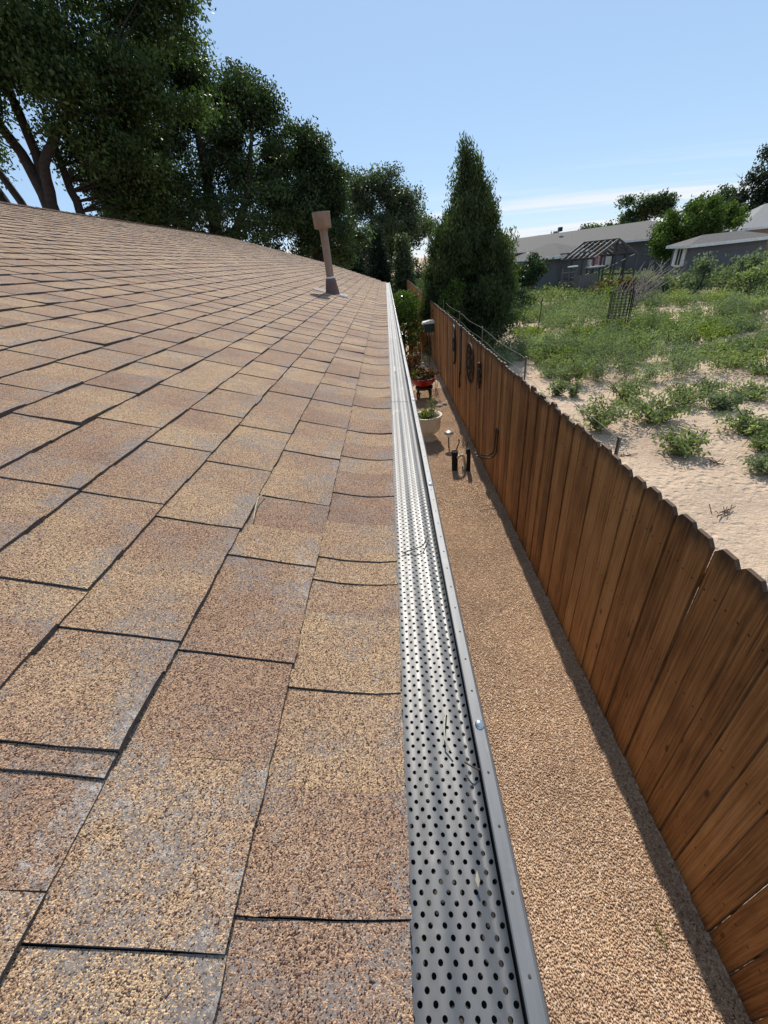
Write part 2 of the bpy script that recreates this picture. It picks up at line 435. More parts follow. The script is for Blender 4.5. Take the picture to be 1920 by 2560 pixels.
M["dead_wood"] = plain("bleached_dead_wood", (0.30, 0.26, 0.22), 0.9, 0, 0.3, 10)
M["straw"] = plain("dry_straw", (0.44, 0.37, 0.26), 0.8, 0, 0.3, 40)
M["light_cap"] = plain("brushed_light_cap", (0.50, 0.47, 0.42), 0.35, 0.6)
M["grey_siding"] = plain("slate_grey_siding", (0.122, 0.120, 0.124), 0.85, 0, 0.08, 1.5)
M["grey_roof"] = plain("grey_roof_shingle", (0.125, 0.112, 0.100), 0.95, 0, 0.16, 7)
M["pale_roof"] = plain("pale_grey_roof_shingle", (0.24, 0.23, 0.22), 0.95, 0, 0.16, 9)
M["tan_wall"] = plain("tan_house_wall", (0.44, 0.32, 0.22), 0.85, 0, 0.08, 2)
M["white_trim"] = plain("white_trim_paint", (0.72, 0.70, 0.66), 0.55)
M["cream_trim"] = plain("cream_shutter_paint", (0.62, 0.55, 0.44), 0.6)
M["glass"] = plain("dark_window_glass", (0.02, 0.022, 0.026), 0.08, 0, 0.1, 3, spec=0.8)
M["pink_cloth"] = plain("faded_pink_curtain", (0.45, 0.20, 0.19), 0.9)
M["sign_grey"] = plain("sign_grey_panel", (0.36, 0.34, 0.36), 0.5)
M["sign_red"] = plain("sign_red_panel", (0.26, 0.02, 0.035), 0.5)
M["feeder_green"] = plain("dark_green_feeder", (0.018, 0.055, 0.050), 0.45)
M["leaf_ash"] = leaf_mat("ash_leaves", (0.020, 0.034, 0.013), (0.082, 0.118, 0.042), 0.42)
M["leaf_elm"] = leaf_mat("elm_leaves", (0.018, 0.030, 0.014), (0.072, 0.104, 0.042), 0.38)
M["leaf_olive"] = leaf_mat("olive_grey_leaves", (0.040, 0.052, 0.031), (0.110, 0.132, 0.070), 0.38)
M["leaf_cedar"] = leaf_mat("juniper_sprays", (0.028, 0.044, 0.018), (0.105, 0.132, 0.048), 0.34, 0.7, (0.14, 0.145, 0.07))
M["leaf_bright"] = leaf_mat("bright_leaves", (0.045, 0.075, 0.016), (0.110, 0.155, 0.032), 0.40)
M["leaf_hedge"] = leaf_mat("glossy_hedge_leaves", (0.030, 0.055, 0.012), (0.115, 0.165, 0.030), 0.3, 0.28)
M["leaf_weed"] = leaf_mat("weed_leaves", (0.115, 0.138, 0.062), (0.260, 0.285, 0.135), 0.42, 0.6)
M["leaf_sage"] = leaf_mat("grey_green_weed_leaves", (0.115, 0.138, 0.085), (0.245, 0.270, 0.165), 0.40, 0.7)
M["leaf_lime"] = leaf_mat("lime_leaves", (0.10, 0.13, 0.02), (0.26, 0.28, 0.06), 0.4)
M["leaf_coleus"] = leaf_mat("coleus_leaves", (0.055, 0.022, 0.012), (0.17, 0.075, 0.030), 0.3, 0.5, (0.15, 0.22, 0.03))
M["leaf_dark"] = leaf_mat("dark_leaves", (0.018, 0.026, 0.016), (0.040, 0.056, 0.028), 0.22)  # darkest foliage green, for conifers, a bush and backdrop trees

# ------------------------------------------------------------------ the setting
def grid_sheet(name, x0, x1, y0, y1, nx, ny, zf, mat):
    xs = np.linspace(x0, x1, nx + 1); ys = np.linspace(y0, y1, ny + 1)
    X, Y = np.meshgrid(xs, ys); Z = zf(X, Y)
    V = np.stack([X.ravel(), Y.ravel(), Z.ravel()], 1)
    i = np.arange(nx); j = np.arange(ny); I, J = np.meshgrid(i, j)
    a = (J * (nx + 1) + I).ravel()
    F = np.stack([a, a + 1, a + nx + 2, a + nx + 1], 1)
    return link(name, np_mesh(name, V, F, True), mat)
def lump(X, Y, s, seed=0):
    return (np.sin(X * 1.3 * s + seed) * np.cos(Y * 1.7 * s + 2 * seed) + 0.6 * np.sin(X * 2.9 * s + Y * 2.1 * s + seed)
            + 0.4 * np.sin(X * 5.3 * s - Y * 4.7 * s + 3 * seed)) / 2.0
gr = grid_sheet("ground", -600, 600, -600, 1400, 40, 60, lambda X, Y: -0.06 + 0 * X, M["sand"])
tag(gr, kind="structure")
fl = grid_sheet("sandy_lot", 1.46, 60, -6, 90, 200, 300, lambda X, Y: 0.0 + 0.035 * lump(X, Y, 0.9, 1) + 0.02 * lump(X, Y, 3.1, 2), M["sand"])
tag(fl, kind="structure")
FX = 1.37
YG0, YG1 = -1.0, 22.0
gb = grid_sheet("gravel_path", -0.6, 1.41, YG0, YG1, 40, 300, lambda X, Y: 0.0 + 0.006 * lump(X, Y, 2.2, 4), M["gravel_bed"])
tag(gb, kind="structure")
# loose pebbles over the gravel bed: one uncountable mass
def pebbles():
    xs = np.arange(-0.1, 1.36, 0.0118); parts = []
    for y0, y1, st in ((-0.2, 4.6, 0.0098), (4.6, 11.0, 0.0150)):
        gx = np.arange(0.0, 1.36, st); gy = np.arange(y0, y1, st)
        X, Y = np.meshgrid(gx, gy); X = X.ravel(); Y = Y.ravel()
        X = X + RNG.uniform(-0.5, 0.5, X.size) * st; Y = Y + RNG.uniform(-0.5, 0.5, Y.size) * st
        keep = X < 1.365
        X = X[keep]; Y = Y[keep]
        parts.append(np.stack([X, Y, np.full(X.size, st)], 1))
    P = np.concatenate(parts); n = len(P)
    base = np.array([[1,0,0],[-1,0,0],[0,1,0],[0,-1,0],[0,0,1],[0,0,-1]], float)
    tri = np.array([[0,2,4],[2,1,4],[1,3,4],[3,0,4],[2,0,5],[1,2,5],[3,1,5],[0,3,5]])
    sc = P[:, 2:3] * RNG.uniform(0.30, 0.82, (n, 1)) * np.array([[1.0, 1.0, 0.75]]) * RNG.uniform(0.75, 1.25, (n, 3))
    q = RNG.normal(size=(n, 4)); q /= np.linalg.norm(q, axis=1, keepdims=True)
    w, x, y, z = q.T
    R = np.stack([1-2*(y*y+z*z), 2*(x*y-z*w), 2*(x*z+y*w), 2*(x*y+z*w), 1-2*(x*x+z*z), 2*(y*z-x*w), 2*(x*z-y*w), 2*(y*z+x*w), 1-2*(x*x+y*y)], 1).reshape(n, 3, 3)
    V = np.einsum('nij,nkj->nki', R, base[None] * sc[:, None, :])
    c = np.stack([P[:, 0], P[:, 1], 0.006 * lump(P[:, 0], P[:, 1], 2.2, 4) + 0.002 + RNG.uniform(0, 0.003, n)], 1)
    V = (V + c[:, None, :]).reshape(-1, 3)
    F = (tri[None] + (np.arange(n) * 6)[:, None, None]).reshape(-1, 3)
    tone = np.repeat(np.clip(RNG.normal(0.56, 0.15, n), 0, 1), 6)
    return np_mesh("pea_gravel", V, F, True, {"tone": tone})
pg = link("pea_gravel", pebbles(), M["pebble"])
tag(pg, "loose tan pea gravel covering the path between house and fence", "gravel", kind="stuff")

# ------------------------------------------------------------------ the house we look along
EX, EZ, SL = -0.025, CAM_H - 0.475, 0.333
TH = math.atan(SL); CT, ST = math.cos(TH), math.sin(TH)
RUN = 4.62; SLEN = RUN / CT; EXPO = 0.1435
KICK = 0.11
def roof_pt(s, n):
    """s metres up the slope from the eave edge, n metres off the deck"""
    x = EX - s * CT; z = EZ + s * ST
    if s < KICK:
        z += 0.016 * ((KICK - s) / KICK) ** 2
    return x - (-n * ST), z + n * CT
def y_end(s):
    t = s * CT
    return 11.6 + 2.8 * min(1.0, t / 1.7) ** 0.8
house = thing("house", "near house with brown asphalt shingle roof that the view runs along", "house", (EX, 0, 0))
hx = -EX
def hb(mb, name, mat, parent=house):
    o = mb.build(name, mat); o.parent = parent
    if parent is house: o.location = (hx, 0, 0)
    return o
mb = MB()
mb.box((-8.95, -6, 0), (-0.38, 11.3, 2.50)); hb(mb, "wall", M["stucco"])
mb = MB()   # roof deck, both slopes
rx, rz = EX - RUN, EZ + RUN * SL
pr = [(EX - 0.03, EZ - 0.012), (rx, rz - 0.004), (rx - RUN, EZ - 0.012), (rx - RUN, EZ - 0.09), (rx, rz - 0.16), (EX - 0.03, EZ - 0.09)]
mb.prism([(x, -6.0, z) for x, z in reversed(pr)], (0, 17.4, 0))
mb.prism([(x, 11.4, z) for x, z in [(-1.3, EZ + 1.275 * SL - 0.01), (rx, rz - 0.004), (rx - RUN, EZ - 0.012), (rx - RUN, EZ - 0.09), (rx, rz - 0.16), (-1.3, EZ + 1.275 * SL - 0.16)][::-1]], (0, 2.7, 0))
roof = hb(mb, "roof", M["shingle"])
mb = MB(); mb.box((EX - 0.045, -6, EZ - 0.20), (EX - 0.025, 11.45, EZ - 0.015)); hb(mb, "fascia", M["fascia"])

FIXED = {   # (start, thickness level) measured along the eave rows nearest the viewer
    0: [(-0.50,0),(-0.31,1),(-0.22,0),(-0.08,1),(0.0,0),(0.096,1),(0.188,0),(0.296,1),(0.42,0),(0.490,1),(0.546,2),(0.66,0),(0.778,1),(0.89,0),(0.976,1),(1.07,0),(1.167,1),(1.29,0),(1.416,1),(1.55,0),(1.686,1),(1.79,0),(1.910,1),(2.02,0),(2.123,1)],
    1: [(-0.50,0),(-0.35,1),(-0.2,0),(-0.11,1),(-0.02,0),(0.074,1),(0.205,0),(0.325,1),(0.372,0),(0.514,1),(0.605,0),(0.710,1),(0.84,0),(0.939,1),(1.05,0),(1.162,1),(1.28,0),(1.385,1),(1.50,0),(1.60,1),(1.69,0),(1.777,1)],
    2: [(-0.50,0),(-0.27,1),(-0.12,0),(0.0,1),(0.10,0),(0.178,1),(0.200,2),(0.29,0),(0.333,1),(0.46,0),(0.580,1),(0.702,0),(0.808,1),(0.93,0),(1.037,1),(1.2,0),(1.368,1),(1.55,0),(1.74,1)],
}
def course_segments(k):
    rs = random.Random(1000 + k)
    if k in FIXED: seg = list(FIXED[k])
    else: seg = [(-0.6 - rs.random() * 0.2, 0)]
    ye = y_end(k * EXPO)
    while True:
        y0, lv = seg[-1]
        ny = y0 + (rs.uniform(0.085, 0.15) if lv else rs.uniform(0.06, 0.14))
        if rs.random() < 0.12: ny += 0.07
        if ny > ye - 0.05: break
        seg.append((ny, 0 if lv else 1))
    out = []
    for i, (a, lv) in enumerate(seg):
        b = seg[i + 1][0] if i + 1 < len(seg) else ye
        out.append((a, b, lv))
    return out
def piece(k, a, b, lv, rs, ny=1):
    """one shingle tab: V, F, tone, edge"""
    s0 = k * EXPO + (0.001 if k == 0 else 0); s1 = min((k + 1) * EXPO + 0.018, SLEN)
    ns = 5 if k == 0 else 3
    th = 0.0026 + 0.0023 * lv
    jit = rs.uniform(-0.0008, 0.0008) if k == 0 else rs.uniform(-0.0013, 0.0013)
    la, lb = rs.uniform(0, 0.0022), rs.uniform(0, 0.0022)
    if rs.random() < 0.08: la += 0.003
    V = []; tone = []; edge = []
    t = rs.uniform(0.30, 0.68); m = ny + 1
    wob = [rs.uniform(-0.0011, 0.0011) for _ in range(m)]
    wa = [rs.uniform(-0.0011, 0.0011) for _ in range(ns + 1)]
    for i in range(ns + 1):
        fr = i / ns
        for j in range(m):
            v = j / ny
            s = s0 + jit + wob[j] * (1 - fr) + (s1 - s0 - jit) * fr
            y = a + 0.0006 + (b - a - 0.0012) * v + wa[i] * (1 if j == 0 else 0)
            base = 0.0047 * (1 - fr) + 0.0004
            lift = (la + (lb - la) * v) * (1 - fr) ** 2
            x, z = roof_pt(s, base + th + lift)
            V.append((x, y, z)); tone.append(t)
            edge.append((0.9 if i == 0 else 0.0) + (0.8 if (v > 0.8 and lv == 0 and fr > 0.5) else 0.0) + (0.25 if lv else 0.0))
    n = len(V)
    for i in (0, ns):        # underside edges
        for j in range(m):
            px_, py_, pz_ = V[i * m + j]
            x, z = roof_pt(s0 + jit + wob[j] * (1 - i / ns) + (s1 - s0 - jit) * i / ns, 0.0006 if i == 0 else -0.001)
            V.append((x, py_, z)); tone.append(t); edge.append(1.0)
    F = []
    for i in range(ns):
        for j in range(ny):
            F.append((i*m+j, (i+1)*m+j, (i+1)*m+j+1, i*m+j+1))
    for j in range(ny): F.append((j, j + 1, n + j + 1, n + j))
    ca = [m*i for i in range(ns + 1)]; cb = [m*i+ny for i in range(ns + 1)]
    F.append(tuple(ca) + (n + m, n)); F.append((tuple(cb) + (n + m + ny, n + ny))[::-1])
    return V, F, tone, edge, [0] * (ns * ny) + [1] * (len(F) - ns * ny)
ncourse = int(math.ceil(SLEN / EXPO))
allp = []
for k in range(ncourse):
    rs = random.Random(50 + k)
    for (a, b, lv) in course_segments(k):
        ym = max(0.02, (a + b) / 2); xm = EX - (k + .5) * EXPO * CT; zm = EZ + (k + .5) * EXPO * ST
        d = math.sqrt(xm * xm + ym * ym + (zm - CAM_H) ** 2)
        cosv = abs(((0 - xm) * ST + (CAM_H - zm) * CT) / d)
        vis = 0 if (b < -0.02) else (b - a) * EXPO * cosv / d ** 2
        rp = RW.T @ np.array([xm, (a + b) / 2, zm - CAM_H])
        if rp[2] <= 0.02 or not (-150 < 960 + F_PX * rp[0] / rp[2] < 2000 and -100 < 1280 + F_PX * rp[1] / rp[2] < 2760): vis = 0
        allp.append((vis, k, a, b, lv, piece(k, a, b, lv, rs, 5 if vis > 2e-3 else 1)))
allp.sort(key=lambda t: -t[0])
def mk_mesh(name, pcs):
    V = []; F = []; T = []; E = []
    for p in pcs:
        o = len(V); V += p[0]; F += [tuple(i + o for i in f) for f in p[1]]; T += p[2]; E += p[3]
    me = bpy.data.meshes.new(name); me.from_pydata(V, [], F)
    me.materials.append(M["shingle"]); me.materials.append(M["asphalt_edge"])
    me.polygons.foreach_set("material_index", [i for p in pcs for i in p[4]])
    for nm, arr in (("tone", T), ("edge", E)):
        at = me.attributes.new(nm, 'FLOAT', 'POINT'); at.data.foreach_set("value", np.array(arr, np.float32))
    me.update(); return me
for t in allp[:300]:
    o = link("shingle", mk_mesh("shingle", [t[5]]), M["shingle"]); o.parent = roof
o = link("far_shingles", mk_mesh("far_shingles", [t[5] for t in allp[300:]]), M["shingle"]); o.parent = roof
tag(o, "courses of brown shingles farther up and along the roof", kind="stuff")
# ridge cap
mb = MB(); y = -6.0
while y < 14.3:
    y2 = min(14.42, y + 0.15)
    for sx in (-1, 1):
        P = [(rx, y, rz + 0.020), (rx + sx * 0.14, y, rz + 0.020 - 0.14 * SL), (rx + sx * 0.14, y2 + 0.02, rz + 0.012 - 0.14 * SL), (rx, y2 + 0.02, rz + 0.012)]
        mb.add(P, [(0, 1, 2, 3) if sx > 0 else (3, 2, 1, 0)])
        P2 = [(rx, y, rz + 0.020), (rx + sx * 0.14, y, rz + 0.020 - 0.14 * SL), (rx + sx * 0.14, y, rz - 0.14 * SL), (rx, y, rz)]
        mb.add(P2, [(0, 1, 2, 3)])
    y = y2
o = hb(mb, "ridge_cap", M["shingle"], roof)

# ------------------------------------------------------------------ gutter with perforated guard
GX0, GX1, GX2 = EX - 0.045, 0.0545, 0.0725
GZ = EZ + 0.004
gut = thing("gutter", "silver aluminium eave gutter with perforated leaf guard and screwed lip", "gutter", (0, 0, EZ))
def gl(o): o.parent = gut; o.location = (0, 0, -EZ); return o
def guard_z(x):
    t = (x - GX0) / (GX1 - GX0)
    return GZ + 0.010 - 0.014 * t + 0.0014 * math.sin(t * 2 * math.pi * 4.0) + (0.004 * max(0, (t - 0.93) / 0.07) ** 2)
def guard_section(y0, y1, px, py, nseg):
    """strip of staggered round holes cut into the folded sheet"""
    cols = []; V = []; F = []
    ncol = int(round((GX1 - GX0) / (px / 2)))
    hx_ = (GX1 - GX0) / ncol
    rows = int(round((y1 - y0) / py)); hy = (y1 - y0) / rows
    R = 0.00205
    # cell per (row, col) with (row+col)%2==0 has a hole, the others are solid; cells are hx_ x hy
    xs = [GX0 + hx_ * i for i in range(ncol + 1)]
    V = []; F = []
    # solid/hole cells share no verts (cheap)
    A = np.arange(nseg) * 2 * np.pi / nseg + np.pi / nseg
    for j in range(rows):
        yc = y0 + hy * (j + 0.5)
        for i in range(ncol):
            xa, xb = xs[i], xs[i + 1]
            if (i + j) % 2 == 0 and 0 < i < ncol - 0:
                cols.append((xa, xb, yc - hy / 2, yc + hy / 2, 1))
            else:
                cols.append((xa, xb, yc - hy / 2, yc + hy / 2, 0))
    C = np.array(cols)
    gz = np.vectorize(guard_z)
    S = C[C[:, 4] == 0]; H = C[C[:, 4] == 1]
    Vs = np.stack([np.stack([S[:, 0], S[:, 2]], 1), np.stack([S[:, 1], S[:, 2]], 1), np.stack([S[:, 1], S[:, 3]], 1), np.stack([S[:, 0], S[:, 3]], 1)], 1).reshape(-1, 2)
    Fs = [tuple(range(4 * i, 4 * i + 4)) for i in range(len(S))]
    cx = (H[:, 0] + H[:, 1]) / 2; cyy = (H[:, 2] + H[:, 3]) / 2
    hw, hh = hx_ / 2, hy / 2
    r = min(R, hw * 0.93, hh * 0.93)
    ca, sa = np.cos(A), np.sin(A)
    m = np.minimum(hw / np.maximum(np.abs(ca), 1e-6), hh / np.maximum(np.abs(sa), 1e-6))
    if nseg == 4:
        ox, oy = np.sign(ca) * hw, np.sign(sa) * hh
    else:
        ox, oy = ca * m, sa * m
        # snap the four nearest to the corners
        for sx in (-1, 1):
            for sy in (-1, 1):
                q = np.argmin((ox - sx * hw) ** 2 + (oy - sy * hh) ** 2); ox[q] = sx * hw; oy[q] = sy * hh
    inn = np.stack([cx[:, None] + r * ca, cyy[:, None] + r * sa], 2)
    out = np.stack([cx[:, None] + ox, cyy[:, None] + oy], 2)
    VH = np.concatenate([out, inn], 1).reshape(-1, 2)
    nf = nseg
    k = np.arange(nf); base = (np.arange(len(H)) * 2 * nseg)[:, None]
    FH = np.stack([base + k, base + (k + 1) % nseg, base + nseg + (k + 1) % nseg, base + nseg + k], 2).reshape(-1, 4)
    VV = np.concatenate([Vs, VH]); z = np.interp(VV[:, 0], xs, gz(np.array(xs)))
    V3 = np.concatenate([VV, z[:, None]], 1)
    FF = np.concatenate([np.array(Fs), FH + len(Vs)])
    key = np.round(V3 * 1e5).astype(np.int64)
    _, first, inv = np.unique(key, axis=0, return_index=True, return_inverse=True)
    P3 = V3[first]; me = np_mesh("guard_panel", P3, inv.reshape(-1)[FF], True)
    dz = (gz(P3[:, 0] + 1e-4) - gz(P3[:, 0] - 1e-4)) / 2e-4      # true normals of the rolled sheet
    nn = np.stack([-dz, np.zeros_like(dz), np.ones_like(dz)], 1); nn /= np.linalg.norm(nn, axis=1, keepdims=True)
    me.normals_split_custom_set_from_vertices(nn.tolist())
    return me
ysec = [-0.35, 1.55, 3.05, 5.9, 8.8, 11.55]
for i in range(5):
    fine = 12 if i < 1 else (8 if i < 2 else 4)
    o = link("guard_panel", guard_section(ysec[i] + 0.001, ysec[i + 1] - 0.001, 0.0118, 0.0069, fine), M["alu"]); gl(o)
    o.location.z += 0.0006 * (i % 2)
mb = MB()   # trough
tr = [(GX0 - 0.006, GZ + 0.002), (GX0 - 0.006, EZ - 0.115), (GX2 - 0.045, EZ - 0.118), (GX2 - 0.030, EZ - 0.070), (GX2 - 0.004, EZ - 0.045), (GX2 - 0.004, EZ - 0.006)]
for (xa, za), (xb, zb) in zip(tr, tr[1:]):
    mb.add([(xa, -0.6, za), (xb, -0.6, zb), (xb, 11.55, zb), (xa, 11.55, za)], [(0, 1, 2, 3)])
gl(mb.build("trough", M["alu"]))
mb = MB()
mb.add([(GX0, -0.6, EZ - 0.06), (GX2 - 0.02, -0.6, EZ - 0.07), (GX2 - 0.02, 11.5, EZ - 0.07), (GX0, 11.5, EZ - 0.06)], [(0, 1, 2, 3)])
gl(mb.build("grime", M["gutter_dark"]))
mb = MB()   # rolled front lip over the guard edge
lp = [(GX1 + 0.0020, GZ - 0.006), (GX1 + 0.0022, GZ + 0.0035), (GX1 + 0.0034, GZ + 0.0042), (GX2 - 0.003, GZ + 0.0020), (GX2 - 0.0008, GZ + 0.0002), (GX2 + 0.0008, GZ - 0.004), (GX2, GZ - 0.012)]
for (xa, za), (xb, zb) in zip(lp, lp[1:]):
    ysn = np.linspace(-0.6, 11.55, 60)
    P = []
    for yv in ysn:
        w = 0.0006 * math.sin(yv * 7.3) + 0.0004 * math.sin(yv * 23.0 + 1)
        P += [(xa + w, yv, za), (xb + w, yv, zb)]
    mb.add(P, [(2*i, 2*i+1, 2*i+3, 2*i+2) for i in range(len(ysn) - 1)], True)
lip = gl(mb.build("front_lip", M["alu_lip"]))
lip_me = None
lx = (GX1 + GX2) / 2 + 0.001
mb = MB(); mb.lathe([(0, 0.0002), (0.0014, 0.0002), (0.0014, 0)], (0, 0, 0), 8); dot = mb.mesh("nail_hole"); dot.materials.append(M["gutter_dark"])
for y in np.arange(0.02, 5.2, 0.0475):
    o = link("nail_hole", dot, None); o.parent = lip; o.location = (lx, float(y), GZ + 0.0030); o.rotation_euler = (0, 0.12, 0)
mb = MB(); mb.lathe([(0.0, 0.0042), (0.0030, 0.0040), (0.0044, 0.0026), (0.0046, 0.0), (0.0062, 0.0), (0.0062, -0.0008)], (0, 0, 0), 12); scm = mb.mesh("screw"); scm.materials.append(M["screw"])
for y in (0.262, 0.852, 1.55, 2.4, 3.25, 4.1, 5.0, 6.2, 7.6, 9.2, 10.8):
    o = link("screw", scm, None); o.parent = lip; o.location = (lx, y, GZ + 0.0034)
for y in (1.55, 3.05, 5.9, 8.8):
    mb = MB(); mb.box((lx - 0.006, y - 0.004, GZ + 0.0025), (lx + 0.006, y + 0.004, GZ + 0.006)); o = mb.build("clip", M["screw"]); o.parent = lip
# a loose metal tab further along the guard
mb = MB(); mb.box((0.002, 2.02, GZ + 0.006), (0.0052, 2.13, GZ + 0.0095)); gl(mb.build("splice_strip", M["alu_lip"]))
# small debris lying on the guard
def twig(label, pts, r, mat="rust", cat="twig", name="twig"):
    mb = MB(); mb.tube(pts, r, 5)
    return tag(mb.build(name, M[mat]), label, cat)
def gp(px, py, dz=0.004):
    r = ray(px, py); t = (GZ + dz - CAM_H) / r[2]; return Vector((r[0] * t, r[1] * t, GZ + dz))
twig("curved pale dry stem lying on the perforated guard beside the silver screw", [gp(1115, 1775, .006), gp(1110, 1815, .009), gp(1112, 1850, .008), gp(1131, 1882, .006)], 0.0009, "straw", "stem", "straw_blade")
twig("short reddish twig wedged between guard and lip just below the screw", [gp(1162, 1905, .006), gp(1178, 1915, .008), gp(1200, 1925, .007)], 0.0009)
twig("thin forked brown twig lying across the guard above the first short shingles", [gp(1005, 1383, .006), gp(1035, 1373, .009), gp(1058, 1364, .009), gp(1070, 1337, .008)], 0.0011)
mb = MB(); p = gp(1196, 2220, .006)
mb.add([p, p + Vector((.0022, .004, .003)), p + Vector((.0008, .011, .004)), p + Vector((-.0018, .005, .002))], [(0, 1, 2, 3)])
tag(mb.build("dry_leaf", M["straw"]), "tiny curled pale leaf on the guard near the bottom edge", "leaf")
def rp(px, py, n=0.016):
    r = ray(px, py); k0 = EZ - CAM_H + SL * EX
    t = (k0) / (r[2] + SL * r[0]); return Vector((r[0] * t, r[1] * t, r[2] * t + CAM_H + n * CT))
twig("curved pale grass stem lying on a shingle in the second course", [rp(667, 1245, .014), rp(652, 1262, .018), rp(645, 1285, .018), rp(639, 1312, .014)], 0.0011, "straw", "stem", "straw_blade")

# ------------------------------------------------------------------ plumbing vent on the roof
vb = rp(832, 735, 0.0); vy = vb.y
vent = thing("vent_pipe", "brown painted roof vent pipe with wide drum cap and boot", "vent pipe", vb)
h_top = (at_y(806, 530, vy).z - vb.z)
mb = MB(); mb.tube([(0, 0, 0.0), (0.0, 0, h_top * 0.5), (0.0, 0, h_top - 0.16)], [0.043, 0.043, 0.043], 20); mb.build("pipe", M["vent_paint"], vent)
mb = MB(); c = (0.0, 0, 0)
mb.lathe([(0.047, h_top - 0.165), (0.049, h_top - 0.148), (0.088, h_top - 0.143), (0.094, h_top - 0.135), (0.097, h_top - 0.012), (0.099, h_top), (0.092, h_top), (0.090, h_top - 0.06), (0.0, h_top - 0.06)], c, 28); mb.build("cap", M["vent_paint"], vent)
mb = MB(); mb.lathe([(0.048, 0.165), (0.054, 0.160), (0.058, 0.145), (0.080, 0.02), (0.085, -0.03), (0.12, -0.06)], (0, 0, 0), 24); mb.build("boot", M["rubber"], vent)
mb = MB(); mb.lathe([(0.0455, 0.176), (0.0525, 0.172), (0.0545, 0.160), (0.050, 0.157)], (0, 0, 0), 20); mb.build("collar", M["sealant"], vent)
mb = MB()
fl_ = [(-0.20, -0.16), (0.17, -0.16), (0.17, 0.2), (-0.20, 0.2)]
P = [(x, y, -x * SL + 0.013) for x, y in fl_] + [(x, y, -x * SL + 0.0) for x, y in fl_]
mb.add(P, [(0, 1, 2, 3), (0, 4, 5, 1), (1, 5, 6, 2), (2, 6, 7, 3), (3, 7, 4, 0)]); mb.build("flashing", M["rubber"], vent)
mb = MB()
for (x, y, r) in ((0.11, -0.13, 0.022), (0.15, -0.10, 0.018), (0.17, -0.15, 0.02), (0.13, -0.16, 0.016)):
    mb.lathe([(r, 0.0), (r * 0.9, 0.012), (r * 0.4, 0.018), (0.0, 0.019)], (x, y, -x * SL + 0.012), 8)
mb.build("sealant_blob", M["sealant"], vent)

# ------------------------------------------------------------------ wooden fence
fence = thing("wooden_fence", "tall brown-stained wooden fence of dog-eared boards along the gravel path", "fence", (FX, 0, 0))
def board_mesh(w, h, t=0.016, ear=0.028, seed=0):
    rs = random.Random(seed); e1 = ear * rs.uniform(0.8, 1.2); e2 = ear * rs.uniform(0.8, 1.2)
    mb = MB(); hw = w / 2
    poly = [(0, -hw, 0), (0, hw, 0), (0, hw, h - e1), (0, hw - e1 * 0.9, h), (0, -hw + e2 * 0.9, h), (0, -hw, h - e2)]
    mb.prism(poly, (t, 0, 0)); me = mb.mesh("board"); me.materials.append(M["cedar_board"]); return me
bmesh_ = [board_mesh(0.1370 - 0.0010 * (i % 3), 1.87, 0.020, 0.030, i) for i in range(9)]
rs = random.Random(5); y = -0.70; i = 0
BW = 0.1427
off0 = 1.2946 - (math.floor((1.2946 + 0.70) / BW)) * BW
y = off0 - BW * 1
while y < 38.0:
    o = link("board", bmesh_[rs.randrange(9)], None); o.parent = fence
    o.location = (rs.uniform(-0.005, 0.005), y + BW / 2, -0.02 + rs.uniform(-0.012, 0.010) + 0.008 * math.sin(y * 0.8))
    o.rotation_euler = (rs.uniform(-0.0004, 0.0004), rs.uniform(-0.005, 0.005), rs.uniform(-0.012, 0.012))
    if rs.random() < 0.5: o.scale = (1, -1, 1)
    y += BW
for zr in (0.30, 1.0, 1.62):
    mb = MB(); mb.box((0.027, -1.0, zr - 0.045), (0.062, 38, zr + 0.045)); o = mb.build("rail", M["cedar_board"], fence)
yp = -0.4
while yp < 38:
    mb = MB(); mb.box((0.064, -0.045, -0.05), (0.154, 0.045, 1.72)); mb.build("post", M["cedar_board"], fence, (0, yp, 0)); yp += 2.4
# cross fence closing the far end of the yard
cf = thing("wooden_fence", "short red-brown board fence closing the yard beyond the hedge", "fence", (FX, 38.1, 0))
rs = random.Random(9); x = -0.0
while x > -9:
    o = link("board", bmesh_[rs.randrange(9)], None); o.parent = cf; o.location = (x - BW / 2, 0.0, 0.02 + rs.uniform(-0.012, 0.012)); o.rotation_euler = (0, 0, math.pi / 2)
    x -= BW
for zr in (0.35, 1.55):
    mb = MB(); mb.box((-9, -0.045, zr - 0.045), (0, -0.006, zr + 0.045)); mb.build("rail", M["cedar_board"], cf)
# wire strand and metal stub posts on the lot side of the fence top
wire = thing("wire_fence", "sagging grey wire on metal stub posts along the lot side of the fence", "wire fence", (FX + 0.14, 0, 0))
pst = []
for y in (2.6, 4.78, 7.2, 9.6, 12.4):
    h = 1.99 if y > 3 else 1.885
    mb = MB(); mb.beam((0, 0, 0), (0, 0, h), 0.030, 0.012); mb.beam((0, 0, h - .01), (0, 0, h + 0.004), 0.034, 0.018)
    mb.build("post", M["galv"], wire, (0, y, 0)); pst.append((y, h))
for dz, rr in ((-0.03, 0.0026), (-0.20, 0.002)):
    mb = MB(); pts = []
    for (ya, ha), (yb, hb_) in zip(pst, pst[1:]):
        for t in np.linspace(0, 1, 9)[:-1]:
            pts.append((0.012 + 0.01 * math.sin(t * 9), ya + (yb - ya) * t, ha + (hb_ - ha) * t + dz - 0.018 * math.sin(math.pi * t)))
    mb.tube(pts, rr, 5, False); mb.build("wire", M["galv"], wire)

